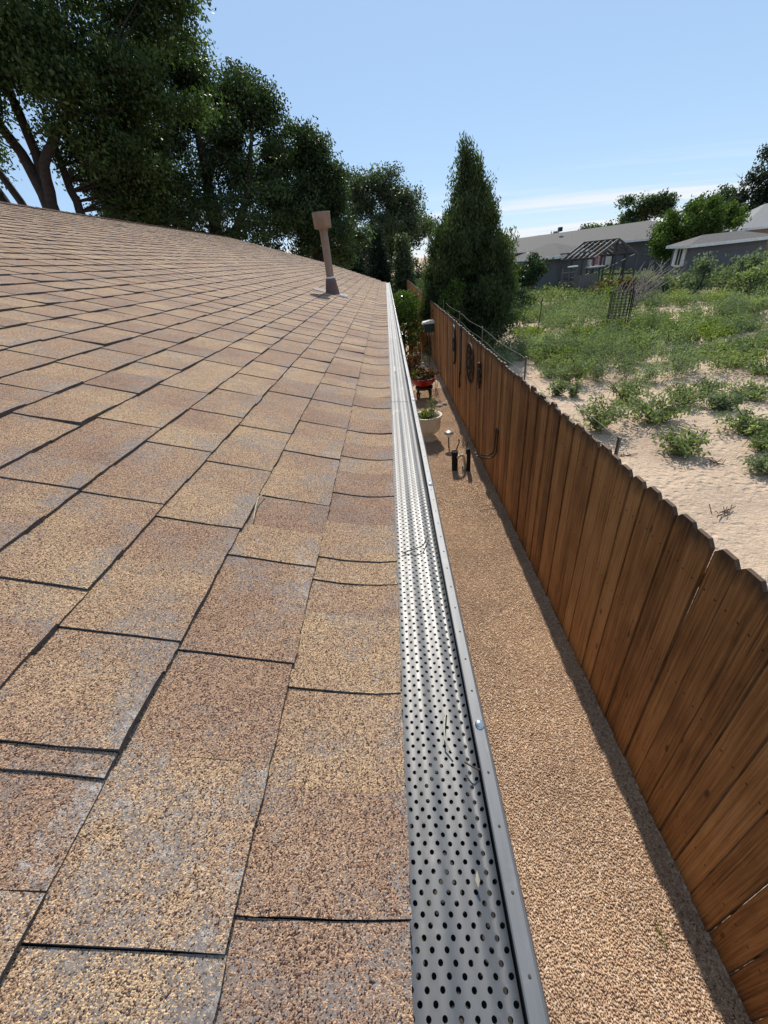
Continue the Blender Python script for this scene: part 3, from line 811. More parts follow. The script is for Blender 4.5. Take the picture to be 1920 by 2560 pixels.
# ------------------------------------------------------------------ iron things hung on the fence
def fx(px, py, d=0.02): return at_x(px, py, FX - d)
hk = thing("iron_hook", "black double-arm iron hanger bracket low on the near fence boards", "hook", fx(1241, 1078))
o0 = Vector(hk.location)
for (dy, top) in ((0.05, 0.0), (-0.05, 0.0)):
    mb = MB(); pts = [Vector((0.012, dy, 0.02)), Vector((0.006, dy, -0.12)), Vector((0.0, dy, -0.30)), Vector((-0.03, dy, -0.36)), Vector((-0.10, dy, -0.385)), Vector((-0.20, dy, -0.36)), Vector((-0.27, dy + 0.01, -0.33))]
    mb.tube(pts, 0.009, 8); a = mb.build("arm", M["black_metal"], hk)
    mb = MB(); mb.lathe([(0.0, -0.012), (0.010, -0.008), (0.011, 0.0), (0.010, 0.008), (0.0, 0.012)], pts[-1], 8); b_ = mb.build("tip", M["pvc"]); b_.parent = a
mb = MB(); mb.beam((0.012, -0.06, 0.01), (0.012, 0.06, 0.01), 0.012, 0.03); mb.build("back_plate", M["black_metal"], hk)
# round open-work sun
def ring_pts(r, n=28, z0=0.0): return [Vector((0, r * math.cos(t), z0 + r * math.sin(t))) for t in np.linspace(0, 2 * math.pi, n + 1)]
orn = thing("wall_ornament", "large round rusty iron wheel ornament hung on the fence", "ornament", fx(1175, 908))
mb = MB(); mb.tube(ring_pts(0.33), 0.014, 6, False); mb.build("outer_ring", M["rust"], orn)
mb = MB(); mb.tube(ring_pts(0.13), 0.012, 6, False); mb.build("inner_ring", M["rust"], orn)
for kk in range(10):
    t = kk * math.pi / 5; mb = MB()
    mb.tube([(0, 0.12 * math.cos(t), 0.12 * math.sin(t)), (0.006, 0.23 * math.cos(t + .16), 0.23 * math.sin(t + .16)), (0, 0.33 * math.cos(t), 0.33 * math.sin(t))], 0.010, 5); mb.build("ray", M["rust"], orn)
mb = MB(); mb.lathe([(0.0, 0.03), (0.05, 0.025), (0.085, 0.0)], (0, 0, 0), 16)
o = mb.build("face_disc", M["rust"], orn); o.rotation_euler = (0, -math.pi / 2, 0)
orn = thing("wall_ornament", "tall narrow black iron arrow-like hanging between the ring and the arc", "ornament", fx(1150, 878))
mb = MB(); mb.prism([(0, -0.03, -0.42), (0, 0.03, -0.42), (0, 0.075, -0.10), (0, 0.06, 0.18), (0, 0.10, 0.30), (0, 0.03, 0.48), (0, -0.03, 0.48), (0, -0.10, 0.30), (0, -0.06, 0.18), (0, -0.075, -0.10)], (0.012, 0, 0)); mb.build("blade", M["black_metal"], orn)
mb = MB(); mb.tube([(0, 0, -0.40), (-0.01, 0, -0.55), (-0.01, 0, -0.72)], [0.02, 0.014, 0.022], 6); mb.build("tail", M["black_metal"], orn)
mb = MB(); mb.tube([Vector((-0.006, p.y, p.z)) for p in ring_pts(0.055, 14, 0.42)], 0.01, 5, False); mb.build("loop", M["galv"], orn)
orn = thing("wall_ornament", "thin curved black iron crescent ornament nearest the hanging sign", "ornament", fx(1134, 862))
mb = MB(); mb.tube([(0, 0.30 * math.cos(t), 0.40 * math.sin(t)) for t in np.linspace(1.3, 5.0, 16)], [0.01 + 0.022 * math.sin(math.pi * k / 15) for k in range(16)], 6); mb.build("crescent", M["black_metal"], orn)
mb = MB(); mb.tube([(0, 0.10 * math.cos(t) + .02, 0.14 * math.sin(t)) for t in np.linspace(0, 6.2, 16)], 0.010, 5); mb.build("curl", M["black_metal"], orn)
orn = thing("wall_ornament", "small rusty iron ornament on the fence, nearest of the hung ornaments", "ornament", fx(1199, 935))
mb = MB(); mb.tube([(0, 0.02, 0.17), (-0.01, 0.03, 0.10), (-0.012, 0.0, 0.0), (-0.01, -0.03, -0.10), (0, 0.0, -0.20), (0, 0.05, -0.25)], [0.03, 0.022, 0.036, 0.03, 0.014, 0.006], 7); mb.build("body", M["rust"], orn)
for (y1, z1, z2) in ((0.10, 0.09, 0.13), (-0.10, 0.08, 0.03), (0.09, -0.08, -0.14), (-0.11, -0.08, -0.04)):
    mb = MB(); mb.tube([(0, 0, z1), (-0.006, y1 * 0.6, z1), (0, y1, z2)], 0.011, 5); mb.build("leg", M["rust"], orn)
mb = MB(); mb.lathe([(0, 0.016), (0.018, 0.006), (0.022, 0.0)], (-0.014, 0.0, 0.08), 8); mb.build("inlay", M["galv"], orn)

# ------------------------------------------------------------------ foliage helpers
def unit(n): 
    v = RNG.normal(size=(n, 3)); return v / np.linalg.norm(v, axis=1, keepdims=True)
def leaf_quads(C, length, width, axis=None, axis_w=0.0, tone=None, up=0.0):
    n = len(C); d = unit(n)
    if axis is not None:
        d = d * (1 - axis_w) + axis * axis_w; d /= np.linalg.norm(d, axis=1, keepdims=True) + 1e-9
    nn = unit(n); nn[:, 2] += up
    w = np.cross(d, nn); w /= np.linalg.norm(w, axis=1, keepdims=True) + 1e-9
    l = (length * RNG.uniform(0.65, 1.3, n))[:, None]; wd = (width * RNG.uniform(0.65, 1.3, n))[:, None]
    V = np.stack([C - d * l * 0.5, C + w * wd * 0.5 - d * l * 0.05, C + d * l * 0.5, C - w * wd * 0.5 - d * l * 0.05], 1).reshape(-1, 3)
    F = (np.arange(4)[None] + (np.arange(n) * 4)[:, None])
    t = np.repeat(np.clip(RNG.normal(0.42, 0.24, n) if tone is None else tone + RNG.normal(0, 0.12, n), 0, 1), 4)
    return V, F, t
def merge(parts):
    V = []; F = []; T = []; o = 0
    for v, f, t in parts:
        V.append(v); F.append(f + o); T.append(t); o += len(v)
    return np.concatenate(V), np.concatenate(F), np.concatenate(T)
def lumpy_dir(D, seed):
    a = np.sin(D[:, 0] * 5.1 + seed) * np.cos(D[:, 1] * 4.3 + 1.7 * seed) + 0.7 * np.sin(D[:, 2] * 6.7 + D[:, 0] * 3.1 + seed) + 0.5 * np.sin(D[:, 1] * 9.3 + D[:, 2] * 7.9 - seed)
    return a / 2.2
def blob_clumps(blobs, seed=0, power=0.5, lump=0.22):
    """blobs: (cx,cy,cz,rx,ry,rz,count) -> clump centres"""
    out = []; sub = []
    for (cx_, cy_, cz_, rx_, ry_, rz_, n) in blobs:
        if n < 60 or max(rx_, rz_) < 0.9: sub.append((cx_, cy_, cz_, rx_, ry_, rz_, n)); continue
        m = max(5, n // 13); D = unit(m); r = RNG.uniform(0.25, 1.0, m) ** 0.5 * 0.86
        for d, q in zip(D, r):
            f = RNG.uniform(0.24, 0.44); sub.append((cx_ + d[0] * q * rx_, cy_ + d[1] * q * ry_, cz_ + d[2] * q * rz_, rx_ * f, ry_ * f, rz_ * f, max(5, n // m)))
    for i, (cx_, cy_, cz_, rx_, ry_, rz_, n) in enumerate(sub):
        D = unit(n); r = RNG.uniform(0.02, 1, n) ** power
        r = r * (1 + lump * lumpy_dir(D, seed + i * 1.9))
        out.append(np.array([cx_, cy_, cz_]) + D * r[:, None] * np.array([rx_, ry_, rz_]))
    return np.concatenate(out)
def foliage(C, per, spread, length, width, droop=0.0, up=0.0, flat=0.7):
    n = len(C)
    P = np.repeat(C, per, 0) + np.clip(RNG.normal(size=(n * per, 3)), -1.7, 1.7) * spread * np.array([1, 1, flat]) * np.repeat(RNG.uniform(0.6, 1.35, n), per)[:, None]
    tone = np.repeat(np.clip(RNG.normal(0.40, 0.24, n), 0, 1), per)
    ax = np.tile(np.array([[0, 0, -1.0 if droop > 0 else 1.0]]), (n * per, 1)) if droop else None
    return leaf_quads(P, length, width, ax, abs(droop), tone, up)
def limb(mb, p, q, r0, r1, bend=0.08, n=6, seg=5, rs=random):
    p, q = Vector(p), Vector(q); L = (q - p).length
    j = Vector((rs.uniform(-1, 1), rs.uniform(-1, 1), rs.uniform(-0.3, 0.6))) * L * bend
    pts = []; rad = []
    for k in range(seg + 1):
        t = k / seg; pts.append(p.lerp(q, t) + j * math.sin(math.pi * t) + Vector((rs.uniform(-1, 1), rs.uniform(-1, 1), 0)) * L * 0.012); rad.append(r0 + (r1 - r0) * t)
    mb.tube(pts, rad, n, False)
def tree(name, label, base, trunks, blobs, per, spread, leaf, mat, seed=1, power=0.5, lump=0.22, droop=0.0, twigs=40, group=None, cat="tree", bark="bark", clear=None, flat=0.7, lw=0.55):
    """trunks: list of polylines [(dx,dy,z,r), ...] relative to base; blobs relative to base"""
    rs = random.Random(seed)
    t = thing(name, label, cat, base, 0, group)
    C = blob_clumps(blobs, seed, power, lump)
    if clear is not None: C = C[clear(C)]
    V, F, T = foliage(C, per, spread, leaf, leaf * lw, droop, 0, flat)
    o = link("crown", np_mesh("crown", V, F, False, {"tone": T}), M[mat], t)
    mb = MB(); ends = []
    for pl in trunks:
        pts = [Vector((a, b, c)) for a, b, c, r in pl]; rad = [r for *_, r in pl]
        P = []; R = []
        for (pa, pb, ra, rb) in zip(pts, pts[1:], rad, rad[1:]):
            for k in range(4):
                u = k / 4; P.append(pa.lerp(pb, u) + Vector((rs.uniform(-1, 1), rs.uniform(-1, 1), 0)) * ra * 0.18); R.append(ra + (rb - ra) * u)
        P.append(pts[-1]); R.append(rad[-1])
        mb.tube(P, R, 9, False); ends += list(zip(P[len(P)//3:], R[len(P)//3:]))
    idx = rs.sample(range(len(C)), min(twigs, len(C)))
    for k in idx:
        c = Vector(C[k]); e = min(ends, key=lambda e: (e[0] - c).length + max(0, e[0].z - c.z + 0.3) * 2.5)
        limb(mb, e[0], c, max(0.012, min(e[1] * 0.45, 0.012 * (c - e[0]).length + 0.012)), 0.008, 0.07, 5, 5, rs)
    mb.build("trunk", M[bark], t)
    return t

# ------------------------------------------------------------------ things on the gravel path
def plant_part(parent, name, mat, C, per, spread, leaf, width, droop=0, up=0.0):
    V, F, T = foliage(np.array(C), per, spread, leaf, width, droop, up)
    o = link(name, np_mesh(name, V, F, False, {"tone": T}), M[mat], parent); o["kind"] = "stuff"; return o
# cream urn
urn = thing("urn_planter", "cream footed urn planter with lime plant on the gravel", "planter", (0.57, 7.46, 0.0)); urn.scale = (1.18, 1.18, 1.0)
mb = MB(); mb.lathe([(0.0, 0.0), (0.15, 0.0), (0.155, 0.02), (0.135, 0.055), (0.098, 0.080), (0.090, 0.125), (0.105, 0.150), (0.168, 0.180), (0.200, 0.24), (0.205, 0.34), (0.207, 0.44), (0.222, 0.462), (0.236, 0.478), (0.238, 0.495), (0.225, 0.503), (0.205, 0.498), (0.198, 0.46), (0.0, 0.455)], (0, 0, 0), 32); mb.build("bowl", M["urn"], urn)
mb = MB(); mb.lathe([(0.0, 0.466), (0.12, 0.472), (0.199, 0.462)], (0, 0, 0), 20); mb.build("soil", M["soil"], urn)
C = [(random.gauss(-0.05, 0.07), random.gauss(0, 0.07), 0.50 + abs(random.gauss(0, 0.05))) for _ in range(26)]
plant_part(urn, "plant", "leaf_lime", C, 9, 0.03, 0.05, 0.03)
C = [(0.07 + random.gauss(0, 0.03), random.gauss(0, 0.04), z) for z in np.linspace(0.5, 0.82, 14) for _ in range(2)]
plant_part(urn, "tall_sprig", "leaf_weed", C, 6, 0.03, 0.045, 0.016)
mb = MB(); mb.tube([(0.06, 0, 0.46), (0.07, 0.01, 0.65), (0.05, 0.0, 0.86)], 0.004, 5); mb.tube([(0.09, 0, 0.46), (0.11, 0.01, 0.6), (0.13, 0.0, 0.74)], 0.003, 5); mb.build("stem", M["leaf_weed"], urn)
# red bowl on an iron stand
rb = thing("bowl_planter", "red bowl planter with bronze-leaved plants on a dark stand", "planter", (0.72, 10.25, 0.0))
mb = MB(); mb.lathe([(0.0, 0.30), (0.15, 0.30), (0.20, 0.33), (0.27, 0.40), (0.305, 0.47), (0.325, 0.50), (0.33, 0.515), (0.312, 0.52), (0.29, 0.49), (0.0, 0.48)], (0, 0, 0), 32); mb.build("bowl", M["red_glaze"], rb)
mb = MB(); mb.lathe([(0.0, 0.492), (0.28, 0.492)], (0, 0, 0), 20); mb.build("soil", M["soil"], rb)
mb = MB(); mb.lathe([(0.0, 0.24), (0.22, 0.24), (0.22, 0.296), (0.0, 0.297)], (0, 0, 0), 16, False); mb.build("stand_top", M["black_metal"], rb)
for k in range(4):
    t = k * math.pi / 2 + 0.6; mb = MB(); mb.tube([(0.19 * math.cos(t), 0.19 * math.sin(t), 0.25), (0.23 * math.cos(t), 0.23 * math.sin(t), 0.1), (0.20 * math.cos(t), 0.20 * math.sin(t), 0.0)], [0.028, 0.022, 0.03], 7); mb.build("leg", M["black_metal"], rb)
C = [(random.gauss(0.02, 0.13), random.gauss(0, 0.12), 0.54 + abs(random.gauss(0, 0.09))) for _ in range(70)]
plant_part(rb, "bronze_plant", "leaf_coleus", C, 9, 0.035, 0.06, 0.045)
C = [(random.gauss(-0.20, 0.04), random.gauss(0, 0.07), 0.56 + abs(random.gauss(0, 0.06))) for _ in range(16)]
plant_part(rb, "lime_plant", "leaf_lime", C, 8, 0.03, 0.05, 0.035)
# dark bowl behind
db = thing("bowl_planter", "low black bowl planter with bronze plant beyond the red bowl", "planter", (0.62, 12.4, 0.0))
mb = MB(); mb.lathe([(0.0, 0.0), (0.18, 0.0), (0.24, 0.10), (0.29, 0.24), (0.31, 0.30), (0.30, 0.31), (0.27, 0.28), (0.0, 0.27)], (0, 0, 0), 28); mb.build("bowl", M["black_plastic"], db)
mb = MB(); mb.lathe([(0.0, 0.285), (0.27, 0.28)], (0, 0, 0), 16); mb.build("soil", M["soil"], db)
C = [(random.gauss(-0.05, 0.14), random.gauss(0, 0.13), 0.40 + abs(random.gauss(0, 0.16))) for _ in range(80)]
plant_part(db, "bronze_plant", "leaf_coleus", C, 8, 0.05, 0.07, 0.045)
# round-topped path light
pl_ = thing("path_light", "small path light on a thin stake beside the cream urn", "path light", (0.90, 6.95, 0.0))
mb = MB(); mb.tube([(0, 0, -0.03), (0, 0, 0.24)], 0.012, 10); mb.build("stake", M["black_metal"], pl_)
mb = MB(); mb.lathe([(0.0, 0.225), (0.028, 0.23), (0.042, 0.265), (0.044, 0.29), (0.0, 0.29)], (0, 0, 0), 18); mb.build("lens", M["white_trim"], pl_)
mb = MB(); mb.lathe([(0.086, 0.288), (0.088, 0.296), (0.075, 0.315), (0.045, 0.332), (0.0, 0.338)], (0, 0, 0), 22); mb.lathe([(0.0, 0.287), (0.086, 0.288)], (0, 0, 0), 22); mb.build("cap", M["light_cap"], pl_)
# black risers
ri = thing("irrigation_riser", "short black capped riser pipe standing in the gravel", "riser pipe", (0.875, 6.03, 0.0))
mb = MB(); mb.lathe([(0.050, -0.02), (0.050, 0.31)], (0, 0, 0), 20); mb.build("pipe", M["black_plastic"], ri)
mb = MB(); mb.lathe([(0.0505, 0.305), (0.055, 0.308), (0.055, 0.338), (0.049, 0.342), (0.042, 0.325), (0.0, 0.325)], (0, 0, 0), 20); mb.build("cap", M["black_plastic"], ri)
mb = MB(); mb.tube([(0.03, 0.10, 0), (0.05, 0.10, 0.34), (0.09, 0.11, 0.44), (0.085, 0.11, 0.50)], 0.010, 6); mb.build("drip_tube", M["black_plastic"], ri)
r2 = thing("irrigation_riser", "black sprinkler riser with cream pipe elbow close to the fence", "riser pipe", (1.085, 5.95, 0.0))
mb = MB(); mb.tube([(0, 0, -0.02), (0.004, 0, 0.30), (-0.012, 0, 0.40)], [0.034, 0.032, 0.03], 14); mb.build("pipe", M["black_plastic"], r2)
mb = MB(); mb.tube([(-0.03, 0.08, 0.0), (-0.06, 0.08, 0.22), (-0.09, 0.06, 0.27), (-0.14, 0.03, 0.275), (-0.175, 0.0, 0.26)], 0.022, 10); mb.build("elbow", M["pvc"], r2)
mb = MB(); mb.tube([(-0.02, 0.1, 0.26), (-0.01, 0.11, 0.42), (0.03, 0.12, 0.47)], 0.011, 8); mb.tube([(-0.06, 0.08, 0.02), (-0.10, 0.0, 0.10), (-0.09, -0.05, 0.0)], 0.009, 6); mb.build("hose", M["galv"], r2)
# tangle of dry stalks and stones at the fence foot
for lab, (px, py, n, hgt) in {"dry bleached stalks against the fence foot behind the risers": (1160, 1110, 16, 0.34), "dry grey stalks beside the red bowl stand": (1090, 985, 18, 0.5)}.items():
    r = ray(px, py); tt = -CAM_H / r[2]; b0 = Vector((r[0] * tt, r[1] * tt, 0))
    mb = MB()
    for k in range(n):
        a = random.uniform(0, 6.28); q = Vector((math.cos(a) * random.uniform(.03, .16), math.sin(a) * random.uniform(.03, .2), random.uniform(.4, 1) * hgt))
        s0 = Vector((random.uniform(-.06, .06), random.uniform(-.1, .1), 0)); mb.tube([s0, s0.lerp(q, .5) + Vector((0, 0, .03)), q], [0.004, 0.0035, 0.002], 4, False)
    tag(mb.build("dry_stalks", M["dead_wood"], None, b0), lab, "dead plant")
def stone(label, px, py, r0, flat=0.45, seed=0):
    r = ray(px, py); tt = -CAM_H / r[2]; b0 = Vector((r[0] * tt, r[1] * tt, 0.01))
    bm = bmesh.new(); bmesh.ops.create_icosphere(bm, subdivisions=2, radius=r0)
    rs = random.Random(seed)
    for v in bm.verts:
        v.co *= 1 + 0.18 * math.sin(v.co.x * 31 / r0 * .1 + seed) + rs.uniform(-.07, .07); v.co.z *= flat
    me = bpy.data.meshes.new("stone"); bm.to_mesh(me); bm.free()
    for p in me.polygons: p.use_smooth = True
    tag(link("stone", me, M["pale_roof"], None, b0), label, "stone")
stone("flat grey stone behind the cream urn", 1097, 1016, 0.10, 0.4, 1)
stone("small rounded grey stone at the fence foot behind the urn", 1112, 1012, 0.07, 0.6, 2)
stone("pale stone under the red bowl stand", 1047, 985, 0.075, 0.8, 3)
# green sprig sprouting in the gravel close to the viewer
r = ray(1650, 2335); tt = -CAM_H / r[2]
sp = thing("weed_sprig", "tiny yellow-green sprig in the gravel near the fence shadow", "weed", (r[0] * tt, r[1] * tt, 0.0))
C = [(0.004 * math.sin(k * 2.1), -0.05 + k * 0.008, 0.012 + 0.002 * math.sin(k)) for k in range(14)]
plant_part(sp, "leaves", "leaf_lime", C, 3, 0.008, 0.016, 0.006)

# hedge, screen, sign and feeder at the end of the path
hd = tree("hedge_bush", "rounded glossy green hedge bush at the far end of the gutter", (0.40, 14.6, 0), [[(0, 0, 0, .05), (.05, .05, 1.0, .03)], [(0, 0, 0, .05), (-.2, -.1, 1.1, .03)]],
     [(0, 0, 1.15, .62, .85, 1.0, 420), (0, 0, 1.75, .58, .8, .45, 260)], 12, 0.075, 0.085, "leaf_hedge", 3, 0.33, 0.12, twigs=30, cat="hedge")
scr = thing("wood_screen", "short wooden screen panel standing across the path behind the hedge", "screen", (FX, 15.9, 0))
sb = board_mesh(0.1385, 1.52, 0.016, 0.004, 77)
for k in range(5):
    o = link("board", sb, None); o.parent = scr; o.location = (-0.075 - k * BW, 0, 0.0); o.rotation_euler = (0, 0, math.pi / 2)
mb = MB(); mb.box((-0.75, -0.045, 1.36), (0, -0.006, 1.45)); mb.build("top_rail", M["cedar_board"], scr)
mb = MB(); mb.beam((-0.73, -0.03, 0), (-0.73, -0.03, 1.56), 0.07); mb.build("post", M["cedar_board"], scr)
sgc = at_y(1067, 786, 15.72)
sg = thing("sign_board", "small grey and red rectangular sign mounted on the wooden screen", "sign", sgc)
W2 = 0.19
mb = MB(); mb.box((-W2, 0, -0.19), (W2, 0.008, 0.19)); mb.build("plate", M["sign_grey"], sg)
mb = MB(); mb.box((-W2 + .012, -0.004, -0.178), (W2 - .012, 0.0, 0.028)); rp_ = mb.build("red_field", M["sign_red"], sg)
mb = MB()
for lo, hi in (((-W2 + .018, -.007, -.172), (W2 - .018, -.004, -.160)), ((-W2 + .018, -.007, .010), (W2 - .018, -.004, .022)), ((-W2 + .018, -.007, -.160), (-W2 + .030, -.004, .010)), ((W2 - .030, -.007, -.160), (W2 - .018, -.004, .010))): mb.box(lo, hi)
mb.build("border", M["white_trim"], rp_)
mb = MB()
for (x0, x1, z) in ((-.09, -.06, .11), (-.04, -.015, .11), (.0, .03, .11), (.045, .075, .11), (.09, .12, .11)): mb.box((x0, -.004, z - .022), (x1, 0, z + .022))
mb.build("faded_marks", M["white_trim"], sg)
mb = MB()
for (x0, x1, z) in ((-.11, -.07, -.06), (-.05, -.01, -.06), (.01, .05, -.07), (.07, .115, -.055)): mb.box((x0, -.007, z - .028), (x1, -.004, z + .028))
mb.build("faded_marks", M["cream_trim"], rp_)
fd = thing("bird_feeder", "dark green box with white top on a thin pole before the sign", "bird feeder", (1.19, 13.8, 0))
ztop = at_y(1073, 803, 13.8).z
mb = MB(); mb.tube([(0, 0, -0.03), (0, 0, ztop - 0.3)], 0.014, 8); mb.build("pole", M["galv"], fd)
mb = MB(); mb.box((-0.13, -0.11, ztop - 0.27), (0.17, 0.11, ztop - 0.06)); mb.prism([(-0.15, -0.13, ztop - 0.30), (0.20, -0.13, ztop - 0.30), (0.20, -0.13, ztop - 0.272), (-0.15, -0.13, ztop - 0.272)], (0, 0.26, 0)); mb.build("hopper", M["feeder_green"], fd)
mb = MB(); mb.prism([(-0.20, -0.16, ztop - 0.055), (0.27, -0.16, ztop - 0.055), (0.24, -0.16, ztop + 0.01), (0.04, -0.16, ztop + 0.035), (-0.17, -0.16, ztop - 0.005)], (0, 0.32, 0)); mb.build("lid", M["white_trim"], fd)
for x in (-0.05, 0.04, 0.12):
    mb = MB(); mb.tube([(x, -0.12, ztop - 0.29), (x + .01, -0.13, ztop - 0.36)], 0.004, 5); mb.lathe([(0, -.018), (.014, -.008), (.016, 0), (.01, .012), (0, .016)], (x + .01, -0.13, ztop - 0.37), 8); mb.build("dangling_bead", M["white_trim"], fd)

# ------------------------------------------------------------------ trees behind the roof, left to right
def B(az, dist, e, base):   # a point given as bearing / distance / elevation, relative to a tree base
    p = pol(az, dist, zat(e, dist)); return (p.x - base.x, p.y - base.y, p.z - base.z)
def blob(base, az, dist, e, r, rz, n): return (*B(az, dist, e, base), r, r, rz, n)
b0 = pol(-33.6, 19.5)
tree("broadleaf_tree", "tall leafy tree with forked dark trunks rising behind the left of the roof", b0,
     [[(.2, 0, 0, .34), (.15, 0, 3.0, .30), (.1, 0, 5.6, .21), (-.15, .1, 7.0, .15), (-.9, 0, 9.0, .11), (-1.3, 0, 11.5, .05)],
      [(.1, 0, 5.3, .18), (.25, .2, 7.0, .14), (.2, .2, 8.8, .10), (.5, .3, 10.8, .05)],
      [(.15, 0, 5.4, .17), (.55, -.2, 6.6, .14), (1.5, -.2, 7.35, .11), (2.6, -.2, 8.1, .06)],
      [(.75, .5, 3.0, .16), (.72, .5, 5.2, .14), (.60, .6, 6.3, .12), (.75, .6, 7.8, .07)], [(-.75, .3, 3.0, .15), (-.85, .3, 5.2, .13), (-1.25, .3, 6.6, .11), (-1.9, .3, 8.2, .06)]],
     [blob(b0, -33, 19, .42, 3.6, 2.5, 240), blob(b0, -26, 19, .36, 2.9, 2.3, 210), blob(b0, -21.5, 20, .38, 2.2, 2.1, 130), blob(b0, -38, 19, .37, 2.6, 2.2, 150),
      blob(b0, -28, 18.5, .27, 2.0, 1.3, 120), blob(b0, -23, 19.5, .26, 2.3, 1.4, 120), blob(b0, -35.5, 19, .285, 1.6, .9, 50), blob(b0, -19, 20, .33, 1.6, 1.3, 70), blob(b0, -32, 20, .30, 1.6, 1.0, 50), blob(b0, -29.5, 19, .215, 1.1, .5, 26), blob(b0, -36.8, 19, .235, .9, .5, 20), blob(b0, -17.3, 20, .385, 1.0, .9, 34), blob(b0, -26, 18.5, .20, 1.3, .7, 40), blob(b0, -28.2, 20.5, .165, 1.2, .8, 44), blob(b0, -26.6, 20.5, .13, 1.2, .8, 44), blob(b0, -25.2, 20, .17, 1.4, 1.0, 55)],
     80, 0.27, 0.125, "leaf_ash", 5, 0.6, 0.34, droop=0.25, twigs=110)
b0 = pol(-37.2, 21)
tree("broadleaf_tree", "slanting dark-trunked tree at the left picture edge behind the roof", b0,
     [[(0.9, 0, 0, .30), (.45, 0, 4.5, .24), (0.0, 0, 6.6, .2), (-.5, 0, 7.8, .15), (-.6, 0, 10, .08)], [(.0, 0, 6.6, .14), (.5, 0, 7.6, .12), (1.0, 0, 9.2, .06)]],
     [blob(b0, -38.5, 21, .36, 2.4, 2.2, 110), blob(b0, -40, 21, .25, 1.6, 1.2, 50), blob(b0, -36.5, 22, .19, .9, .5, 22)],
     70, 0.27, 0.125, "leaf_ash", 6, 0.6, 0.34, droop=0.25, twigs=50)
b0 = pol(-19, 23.5)
tree("broadleaf_tree", "broad dark leafy tree filling the sky left of the vent pipe", b0,
     [[(0, 0, 0, .4), (0, 0, 4, .32), (.3, 0, 7, .2), (.5, 0, 10, .08)], [(0, 0, 3.2, .24), (-1.6, 0, 5.6, .16), (-2.4, 0, 7.8, .07)], [(0, 0, 3.5, .24), (1.8, 0, 6, .15), (2.7, 0, 8.2, .06)]],
     [blob(b0, -20, 23.5, .225, 3.6, 2.4, 330), blob(b0, -15.5, 24, .265, 2.3, 2.3, 210), blob(b0, -13.2, 24, .20, 2.0, 2.2, 170), blob(b0, -24, 23, .17, 2.2, 1.9, 170), blob(b0, -17, 23, .10, 4.0, 1.7, 260), blob(b0, -25, 22, .115, 1.7, 1.1, 80), blob(b0, -17.5, 24, .31, 1.6, 1.2, 80), blob(b0, -11.8, 24, .255, 1.0, .9, 45), blob(b0, -20.5, 24, .04, 4.4, 1.2, 160), blob(b0, -11.6, 24.5, .15, 1.5, 1.5, 90), blob(b0, -22.5, 23.5, .24, 2.2, 1.6, 130), blob(b0, -26.5, 23, .09, 1.6, 1.2, 70)],
     64, 0.26, 0.13, "leaf_elm", 7, 0.55, 0.36, twigs=90)
b0 = pol(-8.2, 25)
tree("broadleaf_tree", "smaller dark leafy tree directly behind the brown vent pipe", b0,
     [[(0, 0, 0, .28), (0, 0, 3.5, .22), (.3, 0, 6, .12), (.4, 0, 7.8, .05)], [(0, 0, 3, .18), (1.2, 0, 5.2, .1), (1.7, 0, 6.8, .05)]],
     [blob(b0, -8.6, 25, .145, 1.9, 1.9, 200), blob(b0, -6.1, 25, .165, 1.0, 1.35, 90), blob(b0, -8.0, 25, .20, 1.2, .8, 60), blob(b0, -6.6, 24.5, .07, 1.7, 1.6, 150), blob(b0, -10.5, 25, .06, 2.2, 1.8, 170), blob(b0, -4.9, 25, .12, .8, .9, 45), blob(b0, -4.6, 25.5, .05, 1.1, 1.2, 70), blob(b0, -7.2, 25, .12, 1.5, 1.5, 100), blob(b0, -10.2, 25, .13, 1.3, 1.4, 80)],
     60, 0.25, 0.13, "leaf_elm", 8, 0.55, 0.34, twigs=50)
b0 = pol(-1.5, 44)
tree("broadleaf_tree", "airy olive tree with dark limbs between the vent pipe and the big conifer", b0,
     [[(0, 0, 0, .35), (-.3, 0, 3, .28), (-1.4, 0, 5.6, .18), (-2.0, 0, 8, .07)], [(-.2, 0, 2.6, .24), (1.0, 0, 5.4, .16), (2.0, 0, 7.8, .06)], [(0, 0, 3, .2), (.2, 0, 6, .12), (.6, 0, 8.6, .05)]],
     [blob(b0, -3.6, 44, .112, 2.0, 1.7, 190), blob(b0, -.5, 44, .110, 2.0, 1.8, 210), blob(b0, 1.6, 44, .112, 1.8, 1.7, 180), blob(b0, 2.8, 44, .075, 1.7, 1.8, 170), blob(b0, -2.2, 43, .06, 3.0, 1.8, 220), blob(b0, 1.0, 43, .055, 2.2, 1.5, 150)],
     32, 0.36, 0.20, "leaf_olive", 9, 0.65, 0.25, twigs=70)
b0 = pol(2.6, 48)
tree("broadleaf_tree", "pale olive tree fading behind the left flank of the big conifer", b0,
     [[(0, 0, 0, .3), (.2, 0, 3.5, .2), (.4, 0, 6, .07)]],
     [blob(b0, 3.6, 48, .045, 2.4, 1.9, 150), blob(b0, 1.4, 48, .03, 2.2, 1.7, 120), blob(b0, -2, 47, .02, 3.0, 1.6, 150)], 42, 0.45, 0.24, "leaf_olive", 10, 0.5, 0.2, twigs=30)
